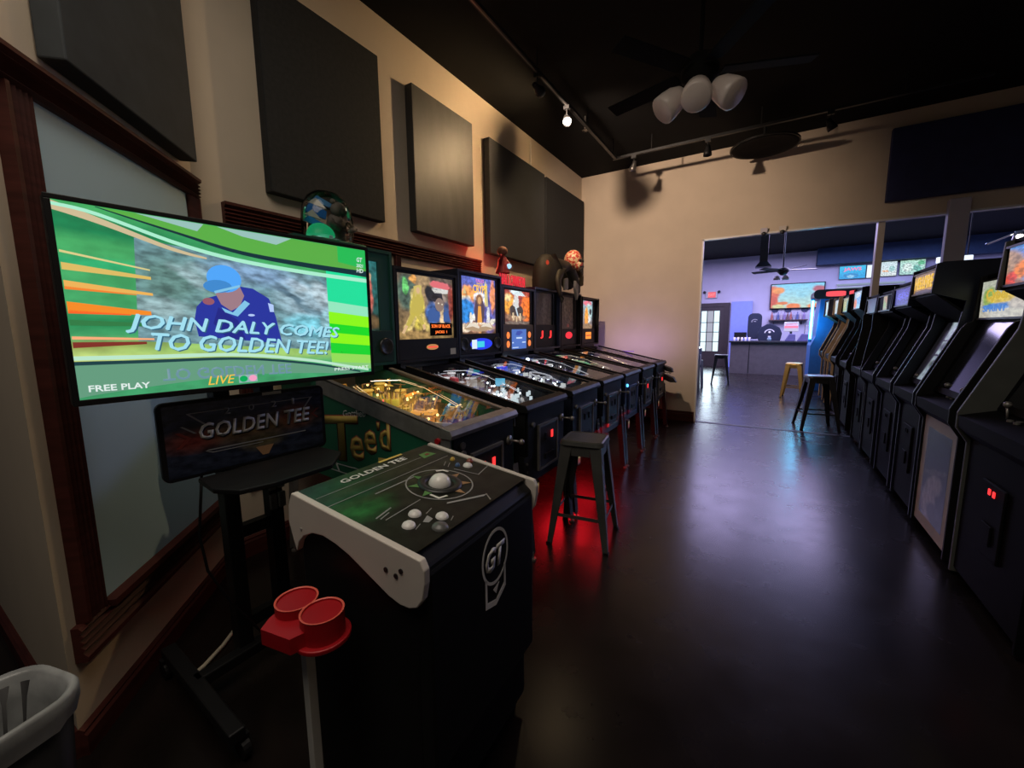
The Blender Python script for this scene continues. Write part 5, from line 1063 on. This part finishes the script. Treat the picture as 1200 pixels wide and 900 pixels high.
upright('low arcade cabinet with whitish framed front art and cream marquee reading Cyber', 3.30, 3.95, dict(mq=-.18, mz0=1.465, mz1=1.69, side=M['black'], front=M['kick'], mi=.02, frontart=art('cab_front_print', (.035, .036, .040), (.012, .014, .020), [(.5, .40, .32, .12, 10, (.30, .29, .28)), (.35, .18, .3, .20, 0, (.34, .33, .32)), (.6, .12, .3, .1, 0, (.05, .05, .05)), (.55, .75, .4, .2, 0, (.012, .016, .035)), (.5, .56, .45, .03, 8, (.12, .12, .11))], 1, .05, 5, .4, lit=False),
    mart=art('marquee_cream', (.55, .52, .42), (.52, .55, .45), [(.2, .55, .16, .28, 0, (.30, .45, .12)), (.5, .5, .35, .12, 0, (.75, .55, .10)), (.4, .30, .35, .08, 0, (.12, .28, .62)), (.85, .35, .2, .15, 0, (.55, .50, .42))], .85, .04, 8, .25),
    txt=[('Cyber', .12, .40, .66, .78, emit('ochre_letters', (.70, .48, .06), .9)), ('SPRINT', .08, .16, .62, .34, emit('blue_letters', (.08, .25, .70), .9))]))
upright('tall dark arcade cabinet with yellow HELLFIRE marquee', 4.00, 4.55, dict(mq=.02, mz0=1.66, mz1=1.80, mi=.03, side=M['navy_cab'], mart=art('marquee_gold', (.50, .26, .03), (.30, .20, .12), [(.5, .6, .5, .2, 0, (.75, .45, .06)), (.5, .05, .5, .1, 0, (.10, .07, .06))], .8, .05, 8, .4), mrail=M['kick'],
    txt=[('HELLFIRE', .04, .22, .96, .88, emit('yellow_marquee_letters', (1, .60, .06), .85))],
    scr=art('monitor_panes', (.50, .62, .68), (.55, .70, .72), [(.85, .6, .5, .1, 0, (.06, .08, .07)), (.85, .3, .5, .1, 0, (.08, .12, .05)), (.1, .5, .25, .6, 0, (.01, .01, .015), .1), (.95, .9, .3, .3, 0, (.01, .012, .02)), (.5, .45, .6, .015, 0, (.01, .01, .01)), (.5, .70, .6, .012, 0, (.01, .01, .01))], .45, .02, 6, .4)))  # window panes reflected in the monitor glass, painted as a glowing picture
upright('dark arcade cabinet with violet marquee next to the yellow HELLFIRE one', 4.65, 5.20, dict(mq=.0, mz0=1.60, mz1=1.74, side=M['navy_cab'], mart=art('marquee_violet', (.06, .06, .40), (.10, .10, .50), [(.5, .55, .4, .25, 0, (.16, .16, .80))], .7, .1, 10, .6)))
upright('dark arcade cabinet with unlit marquee right before the slim post', 6.00, 6.58, dict(mq=-.02, ex=-.01, mz0=1.58, mz1=1.72, side=M['black'], mart=art('marquee_unlit', (.02, .02, .03), (.03, .03, .05), [(.5, .5, .3, .3, 0, (.05, .05, .09))], 1, lit=False)))
upright('dark arcade cabinet with small yellow green card under its hood', 5.35, 5.95, dict(mq=-.02, mz0=1.58, mz1=1.72, mi=.20, side=M['navy_cab'], mart=art('marquee_small', (.35, .28, .08), (.50, .40, .15), [(.4, .4, .3, .3, 0, (.30, .50, .08)), (.7, .7, .2, .2, 0, (.6, .25, .06))], .7, .08, 8, .5)))
FRONT = dict(side=M['cab_black'])
upright('arcade cabinet beyond the opening with white and sky blue marquee', 7.00, 7.62, dict(FRONT, mq=-.03, mz0=1.66, mz1=1.88, mart=art('marquee_sky', (.30, .60, .85), (.45, .60, .70), [(.2, .3, .2, .3, 0, (.9, .25, .05)), (.7, .5, .3, .3, 0, (.20, .45, .80)), (.5, .8, .3, .15, 0, (.75, .80, .80))], .8, .06, 8, .4)))
upright('arcade cabinet beyond the opening with yellow green marquee', 8.00, 8.60, dict(FRONT, mq=-.03, mz0=1.65, mz1=1.85, mart=art('marquee_lime', (.35, .45, .08), (.45, .42, .10), [(.4, .5, .3, .3, 0, (.60, .60, .12)), (.8, .4, .2, .4, 0, (.08, .25, .08))], .7, .06, 8, .5)))
upright('arcade cabinet with tan sides in the far part of the row', 8.80, 9.40, dict(mq=-.01, mz0=1.64, mz1=1.86, side=M['tan'], edge=M['tan'], mart=art('marquee_cream_small', (.70, .66, .50), (.75, .70, .60), [(.5, .5, .3, .3, 0, (.55, .60, .45))], .7, .05, 8, .4)))
upright('farthest dark arcade cabinet with tan hood before the blue neon booth', 9.75, 10.35, dict(mq=.03, mz0=1.64, mz1=1.88, side=M['navy_cab'], edge=M['tan'], mart=art('marquee_tan', (.45, .30, .14), (.50, .34, .16), [(.3, .5, .2, .4, 0, (.75, .62, .45))], .7, .05, 8, .4)))
# blue booth with a neon tube and a red lit roof
bt = thing('arcade_booth', 'blue arcade booth with cyan neon tube and red lit roof sign', 'arcade cabinet', (1.15, 11.75, 0))
MB().prism([(-.32, 0), (.5, 0), (.5, 2.02), (-.20, 2.02), (-.24, 1.2), (-.32, 1.0)], 'y', -.45, .45).obj('body', M['blue_cab'], bt, bevel=.01)
MB().cyl((-.34, -.50, 1.15), (-.34, -.50, 1.98), .022, n=10).obj('neon_tube', emit('cyan_neon', (.10, .75, 1.0), 11), bt)
MB().b(-.37, -.31, -.49, -.44, 1.08, 2.02).obj('neon_mount', M['blue_cab'], bt)
MB().prism(rrect(.86, .20, .08), 'y', -.48, .40, Matrix.Translation((.10, 0, 2.11))).obj('roof_cap', M['dark_metal'], bt)
flat('roof_sign', [[(p[0] + .5, p[1] + .5) for p in rrect(.36, .70, .12)]], emit('coral_sign', (1, .10, .12), 1.0), bt, (-.42, -.481, 2.03), (1.04 * .9, 0, 0), (0, 0, .16), .004)
flat('roof_sign', [[(p[0] + .95, p[1] + .5) for p in rrect(.42, .70, .12)]], emit('coral_sign', (1, .10, .12), 1.0), bt, (-.42, -.481, 2.03), (1.04 * .9, 0, 0), (0, 0, .16), .004)
lamp('neon_glow', 'POINT', (.70, 11.1, 1.5), 24, (.08, .60, 1.0), .15)

# ================================================================== FAR ROOM
dr = MB(); dr.b(-2.32, -2.20, 16.93, 17.0, 0, 2.30); dr.b(-1.36, -1.20, 16.93, 17.0, 0, 2.30); dr.b(-2.20, -1.36, 16.93, 17.0, 2.16, 2.30)
fr_o = struct(dr.obj('door_1', mat('dark_brown_door', (.035, .025, .022), .5)))
lf = MB(); lf.b(-2.20, -2.12, 16.95, 16.99, 0, 2.16); lf.b(-1.52, -1.36, 16.95, 16.99, 0, 2.16); lf.b(-2.12, -1.52, 16.95, 16.99, 0, .55); lf.b(-2.12, -1.52, 16.95, 16.99, 2.02, 2.16)
lf.obj('leaf', mat('dark_door_leaf', (.04, .03, .026), .5), fr_o)
m = MB()
for xx in (-1.93, -1.71): m.b(xx - .014, xx + .014, 16.955, 16.985, .55, 2.02)
for zz in (.9, 1.25, 1.6): m.b(-2.12, -1.52, 16.955, 16.985, zz - .012, zz + .012)
m.obj('muntin', mat('dark_muntin', (.03, .025, .022), .5), fr_o)
e_day = emit('daylight_pane', (.72, .92, 1.0), 1.25); e_day2 = emit('daylight_pane_grey', (.40, .42, .50), 1.0)
for i, (xa, xb) in enumerate(((-2.12, -1.944), (-1.916, -1.724), (-1.696, -1.52))):
    for za, zb2 in ((.55, .888), (.912, 1.238), (1.262, 1.588), (1.612, 2.02)): MB().b(xa, xb, 16.972, 16.978, za, zb2).obj('pane', e_day2 if i == 1 else e_day, fr_o)
MB().b(-1.36, -1.335, 16.96, 16.985, .3, 2.1).obj('side_light', emit('side_daylight', (.8, .9, .95), 1.3), fr_o)
lamp('door_daylight', 'AREA', (-1.8, 16.8, 1.2), 26, (.72, .88, 1), .8, (R(-90), 0, 0), 1.6)
struct(MB().b(-1.14, -.50, 16.80, 16.99, 0, 2.32).obj('wall_far_blue_lit', mat('blue_glow_on_paint', (.25, .32, .78), .7, var=.04)))  # blue light on this wall section is put into its colour
struct(MB().b(1.22, 6.2, 16.6, 17.0, 3.36, 3.86).obj('wall_far_bulkhead', mat('dark_blue_bulkhead', (.03, .06, .12), .8)))
ex = thing('exit_sign', 'small red lit exit sign above the double door', 'exit sign', (-1.82, 16.98, 2.60))
MB().b(-.19, .19, -.04, 0, -.12, .12).obj('housing', M['kick'], ex, bevel=.01)
panel('lit_face', emit('exit_face', (1, .10, .12), .9), ex, (-.12, -.041, -.10), (.26, 0, 0), (0, 0, .20))
text('lettering', 'EXIT', emit('exit_letters', (1, .45, .40), 1), ex, (-.10, -.0415, -.05), (.22, 0, 0), (0, 0, .10), .001)
m = MB(); m.sphere((-.24, -.03, .10), .05, u=10, v=6); m.sphere((.24, -.03, .10), .05, u=10, v=6); m.obj('emergency_lamp', M['dark_metal'], ex)
cn = thing('counter', 'dark bar counter across the far room', 'counter', (0.0, 14.75, 0))
MB().b(-.95, 1.25, -.20, .25, 0, .95).obj('front', mat('brown_grey_counter', (.10, .085, .080), .5), cn)
MB().b(-1.0, 1.30, -.28, .32, .95, 1.0).obj('top', M['dark_metal'], cn, bevel=.008)
MB().b(-.45, -.43, -.206, -.20, .02, .95).obj('panel_joint', M['black'], cn)
for k in range(5):
    t = thing('glass_tumbler', ('first', 'second', 'third', 'fourth', 'fifth')[k] + ' pale glass from the left in the row on the counter end', 'glass', (-.86 + .1 * k, 14.68, 1.0), 0, 'glasses on the counter end')
    MB().lathe([(.025, 0), (.035, .11), (.031, .11), (.022, .01), (0, .01)], (0, 0, 0), 12).obj('cup', M['white_laminate'], t, smooth=True)
t = thing('high_back_chair', 'tall dark high back shape with pale crest standing behind the counter', 'chair', (-.37, 15.95, 0))
MB().prism([(p[0], p[1] + 1.45) for p in rrect(.40, .84, .14)], 'y', -.06, .06).obj('backrest', mat('navy_fabric', (.010, .016, .035), .8), t, bevel=.03)
MB().b(-.22, .22, -.35, .06, .62, .74).obj('seat', M['black_matte'], t, bevel=.03); MB().cyl((0, -.1, 0), (0, -.1, .64), .035).obj('stem', M['dark_metal'], t)
MB().cyl((0, -.1, 0), (0, -.1, .02), .24, n=20).obj('base', M['dark_metal'], t)
flat('crest', ring(.5, .5, .5, .5, .12, 18)[2:10] + [[(.3, .45), (.7, .45), (.6, .62), (.4, .62)]], M['grey_ink'], t, (-.10, -.062, 1.52), (.20, 0, 0), (0, 0, .16))
t = thing('display_shirt', 'dark t-shirt with pale arched emblem on a form behind the counter', 'shirt', (.06, 15.42, 0))
MB().prism([(-.30, 1.0), (-.33, 1.22), (-.26, 1.40), (-.10, 1.50), (.0, 1.53), (.10, 1.50), (.26, 1.40), (.33, 1.22), (.30, 1.0), (.22, .9), (-.22, .9)], 'y', -.07, .07).obj('shirt', mat('navy_shirt', (.010, .016, .035), .85), t, bevel=.03)
MB().cyl((0, 0, 0), (0, 0, .92), .02).obj('stand_pole', M['dark_metal'], t); MB().cyl((0, 0, 0), (0, 0, .02), .18, n=18).obj('stand_base', M['dark_metal'], t)
flat('emblem', ring(.5, .35, .5, .6, .10, 20)[1:10] + [ell(.5, .5, .12, .16, 10)], M['silver_ink'], t, (-.14, -.072, 1.16), (.28, 0, 0), (0, 0, .20))
bx = thing('counter_monitor', 'small black monitor standing on the counter near the violet wall', 'monitor', (-.72, 14.9, 1.0))
MB().b(-.17, .17, -.02, .02, .08, .26).obj('screen_housing', M['black'], bx); MB().b(-.03, .03, -.02, .04, 0, .10).obj('stand', M['black'], bx); MB().b(-.1, .1, -.06, .08, 0, .012).obj('foot', M['black'], bx)
t = thing('counter_jar', 'small blue grey jar on the counter in front of the dark shirt', 'jar', (.06, 14.62, 1.0)); MB().lathe([(0, 0), (.05, 0), (.055, .08), (.035, .11), (.035, .13), (0, .13)], (0, 0, 0), 14).obj('jar', mat('jar_glaze', (.25, .35, .40), .3), t, smooth=True); MB().cyl((0, 0, .13), (0, 0, .15), .038, n=12).obj('lid', M['white'], t)
for k, (xx, dw) in enumerate(((.58, .0), (.88, .0))):
    t = thing('counter_bag', ('violet grey slanted bag on the counter', 'second slanted bag on the counter beside the low shelf')[k], 'bag', (xx, 14.60, 1.0), 0)
    MB().prism([(-.14, 0), (.12, 0), (.12, .20), (-.03, .22)], 'y', -.08, .08).obj('body', mat('violet_grey_bag', (.12, .11, .24), .6), t, bevel=.015)
tvf = thing('wall_television', 'far wall television with orange trees on sky blue picture', 'television', (.76, 16.97, 2.44))
MB().b(-.75, .75, -.06, 0, -.42, .42).obj('housing', M['black'], tvf, bevel=.01)
panel('screen', art('autumn_screen', (.55, .75, .62), (.22, .66, .92), [(.03, .65, .14, .30, 0, (.75, .16, .06)), (.14, .75, .12, .14, 0, (.90, .35, .08)), (.05, .25, .10, .30, 0, (.65, .12, .06)), (.22, .20, .12, .07, 0, (.80, .22, .06)), (.97, .70, .14, .22, 35, (.45, .12, .14)), (.45, .06, .14, .13, 0, (.90, .25, .06)), (.85, .05, .14, .12, 0, (.85, .30, .08)), (.15, .06, .12, .10, 0, (.70, .70, .35)), (.6, .55, .10, .12, 0, (.30, .66, .80), .6)], .95, .03, 9, .15), tvf, (-.72, -.061, -.39), (1.44, 0, 0), (0, 0, .78))
sf = thing('bottle_shelf', 'wall shelf under the far television', 'shelf', (.56, 16.86, 1.66))
MB().b(-.55, .55, -.12, .14, -.03, 0).obj('board', mat('brown_shelf', (.10, .06, .05), .5), sf)
for xx in (-.4, .4): MB().prism([(.14, -.03), (-.08, -.03), (.14, -.16)], 'x', xx - .012, xx + .012, None).obj('bracket', M['dark_metal'], sf)
bcols = [(.45, .15, .12), (.40, .40, .50), (.12, .14, .30), (.5, .42, .45), (.30, .22, .40), (.20, .10, .10)]
for k in range(11):
    t = tag(MB().lathe([(0, 0), (.035, 0), (.036, .15), (.014, .20), (.013, .25), (0, .25)], (0, 0, 0), 10).obj('bottle', mat('bottle_glass', bcols[k % 6], .25)), ('first', 'second', 'third', 'fourth', 'fifth', 'sixth', 'seventh', 'eighth', 'ninth', 'tenth', 'eleventh')[k] + ' bottle from the left end of the shelf under the far television', 'bottle', 'bottles under the far television')
    t.location = (.10 + .09 * k, 16.84, 1.66)
for k, xx in enumerate((.18, .55, 1.02)):
    t = tag(MB().prism(ell(0, 0, .10, .09, 14), 'y', -.01, .01).obj('wall_plaque', mat('dark_plaque', (.02, .03, .08), .6)), ('dark round plaque on the far wall, over the left shelf end', 'dark round plaque on the far wall, over the middle of the shelf', 'dark round plaque on the far wall, over the right shelf end')[k], 'plaque'); t.location = (xx, 16.985, 1.99)
rg = thing('lit_menu', 'pink and white lit display box standing on the counter', 'display', (.60, 14.95, 1.0))
MB().b(-.03, .03, -.03, .03, 0, .28).obj('stand', M['dark_metal'], rg); MB().b(-.18, .18, -.03, .03, .28, .56).obj('housing', M['white'], rg, bevel=.008)
flat('lit_print', [[(.0, .35), (1, .35), (1, .62), (.0, .62)], [(.1, .72), (.9, .75), (.9, .82), (.1, .80)]], emit('pink_print', (1, .25, .42), 1), rg, (-.17, -.031, .285), (.34, 0, 0), (0, 0, .27))
flat('lit_print', [[(.0, .0), (1, .0), (1, .33), (.0, .33)], [(.0, .84), (1, .86), (1, 1), (.2, 1)]], emit('white_print', (.65, .62, .9), .9), rg, (-.17, -.031, .285), (.34, 0, 0), (0, 0, .27))
rk = thing('wire_rack', 'small pale rack with three shelves at the right counter end', 'rack', (1.06, 14.94, 1.0))
for zz in (.02, .16, .30, .44): MB().b(-.13, .13, -.07, .07, zz, zz + .018).obj('shelf', M['white_laminate'], rk)
for xx in (-.13, .12): MB().b(xx, xx + .012, -.07, .07, 0, .46).obj('upright', M['dull_steel'], rk)
# lit pictures along the top of the far wall, tube lights, ceiling fan, duct
def lit_pic(label, x0, x1, z0, z1, a_):
    t = thing('lit_poster', label, 'poster', ((x0 + x1) / 2, 16.98, (z0 + z1) / 2), 0, 'backlit pictures high on the far wall'); w_, h_ = (x1 - x0) / 2, (z1 - z0) / 2
    MB().b(-w_ - .008, w_ + .008, -.05, 0, -h_ - .008, h_ + .008).obj('frame', M['dark_metal'], t); panel('lit_face', a_, t, (-w_, -.051, -h_), (2 * w_, 0, 0), (0, 0, 2 * h_)); return t
t = lit_pic('bright blue backlit sign with pink letters high on the far wall', 1.84, 2.48, 2.90, 3.29, art('poster_blue', (.01, .35, .75), (.02, .55, .85), [(.45, .25, .3, .2, 0, (.02, .28, .62)), (.45, .18, .14, .12, 0, (.25, .60, .85))], .9, .04, 7, .2))
text('lettering', 'JAWS', emit('pink_letters', (.95, .25, .50), 1), t, (-.22, -.052, .02), (.44, 0, 0), (0, 0, .13), .001, 0, .03)
lit_pic('narrow white lit panel high on the far wall', 2.51, 2.66, 2.90, 3.28, emit('white_panel_light', (.80, .90, 1), 1.1))
lit_pic('whitish lit poster with orange marks behind the slim post', 2.84, 3.20, 2.92, 3.34, art('poster_white', (.65, .72, .68), (.60, .75, .78), [(.3, .35, .2, .06, -8, (.85, .40, .12)), (.7, .5, .2, .2, 0, (.35, .60, .55))], .95, .08, 9, .4))
lit_pic('pale green lit poster farthest along the far wall', 3.27, 3.82, 2.93, 3.34, art('poster_green', (.40, .65, .58), (.45, .75, .60), [(.3, .5, .2, .3, 0, (.65, .80, .72)), (.7, .4, .15, .25, 20, (.15, .45, .35)), (.85, .8, .15, .15, 0, (.10, .45, .20))], .9, .1, 12, .6))
tl = thing('tube_lights', 'two long pale tubes running along the far wall under the lit pictures', 'light fitting', (2.6, 16.93, 2.67))
for zz in (-.055, .05): MB().b(-.80, .82, -.03, .03, zz - .028, zz + .028).obj('tube', emit('pale_tube', (.42, .52, .66), .55), tl, bevel=.01)
MB().b(-.80, .82, .03, .07, -.09, .09).obj('backplate', M['wall_far'], tl)
dc = thing('ceiling_duct', 'dark square drop duct with flared foot under the far ceiling', 'duct', (-.15, 10.0, 2.62))
MB().b(-.07, .07, -.07, .07, .10, 1.24).obj('shaft', M['dark_metal'], dc)
MB()._add([(-.14, -.14, 0), (.14, -.14, 0), (.14, .14, 0), (-.14, .14, 0), (-.07, -.07, .10), (.07, -.07, .10), (.07, .07, .10), (-.07, .07, .10)], [(0, 1, 2, 3), (4, 5, 6, 7), (0, 1, 5, 4), (1, 2, 6, 5), (2, 3, 7, 6), (3, 0, 4, 7)]).obj('flare', M['dark_metal'], dc)
f2 = thing('ceiling_fan', 'dark star shaped ceiling fan with pale shades in the far room', 'ceiling fan', (.20, 10.4, 2.55))
MB().cyl((0, 0, .05), (0, 0, 1.31), .014, n=8).obj('downrod', M['dark_metal'], f2); MB().lathe([(0, .09), (.09, .07), (.11, .0), (.05, -.07), (0, -.08)], (0, 0, 0), 18).obj('motor', M['dark_metal'], f2, smooth=True)
for k in range(5):
    a = R(72 * k + 15); MB().box((.34 * math.cos(a), .34 * math.sin(a), .03), (.50, .12, .012), Matrix.Rotation(a, 3, 'Z') @ Matrix.Rotation(R(12), 3, 'X')).obj('blade', M['dark_metal'], f2)
for k in range(3):
    a = R(120 * k - 60); MB().lathe([(.02, .0), (.055, -.03), (.065, -.08), (.055, -.08), (0, -.02)], (.10 * math.cos(a), .10 * math.sin(a), -.08), 14).obj('lamp_shade', mat('frosted_far_shade', (.6, .55, .55), .3), f2, smooth=True)
for (xx, lb) in ((2.21, 'small bright emergency light behind the HELLFIRE cabinet, nearer the slim post'), (2.48, 'small bright emergency light beside the grey column')):
    t = thing('emergency_light', lb, 'light', (xx, 9.0, 2.41)); MB().b(-.06, .06, -.03, .03, -.045, .045).obj('lens', emit('emergency_lens', (.75, .85, 1), 1.3), t, bevel=.01); MB().cyl((0, 0, .045), (0, 0, 1.45), .008, n=8).obj('hanger', M['dark_metal'], t)
sr = thing('track_spotlight', 'bright chrome spotlight on a bar in the right end of the opening', 'spotlight', (2.36, 7.15, 2.45))
MB().tube([(-.25, 0, -.09), (-.24, 0, -.10), (-.21, 0, -.085), (-.05, 0, -.01), (.3, 0, .12)], .010).obj('arm', M['chrome'], sr); MB().lathe([(0, .05), (.03, .05), (.05, -.04), (.045, -.06), (.0, -.03)], (0, 0, -.03), 16).obj('head', M['steel'], sr, smooth=True)
MB().sphere((0, -.02, -.05), .035, u=12, v=8).obj('bulb', emit('spot_bulb', (1, .95, .85), 12), sr); MB().cyl((.3, 0, .12), (.3, 0, 1.41), .008, n=8).obj('hanger', M['dark_metal'], sr)
# pinball tables far left by the double door
for k, yy in enumerate((9.6, 10.5)):
    t = thing('pinball_machine', ('dark pinball table just beyond the opening edge, nearer one', 'dark pinball table beyond the opening edge, the one nearer the double door')[k], 'pinball machine', (-1.30, yy, 0))
    MB().prism([(0, .48), (0, .93), (-1.3, 1.13), (-1.3, .58)], 'y', -.28, .28).obj('cabinet', M['navy_cab'], t, bevel=.01)
    MB().prism([(.0, .93), (.0, .95), (-1.0, 1.10), (-1.0, 1.08)], 'y', -.285, .285).obj('side_rail', M['chrome'], t)
    panel('playfield_glass', M['screen_off'], t, (-.05, -.25, .962), (0, .5, 0), (-.9, 0, .135))
    MB().b(0, .012, -.12, .12, .55, .80).obj('coin_door', M['dull_steel'], t, bevel=.006)
    for sx, sy in ((0, -1), (0, 1), (-1.25, -1), (-1.25, 1)): MB().beam((sx, sy * .28, .65), (sx + .03, sy * .31, 0), .05, .05).obj('leg', M['steel'], t)
    MB().b(-1.32, -1.0, -.35, .35, 1.13, 1.88).obj('backbox', M['navy_cab'], t, bevel=.01)
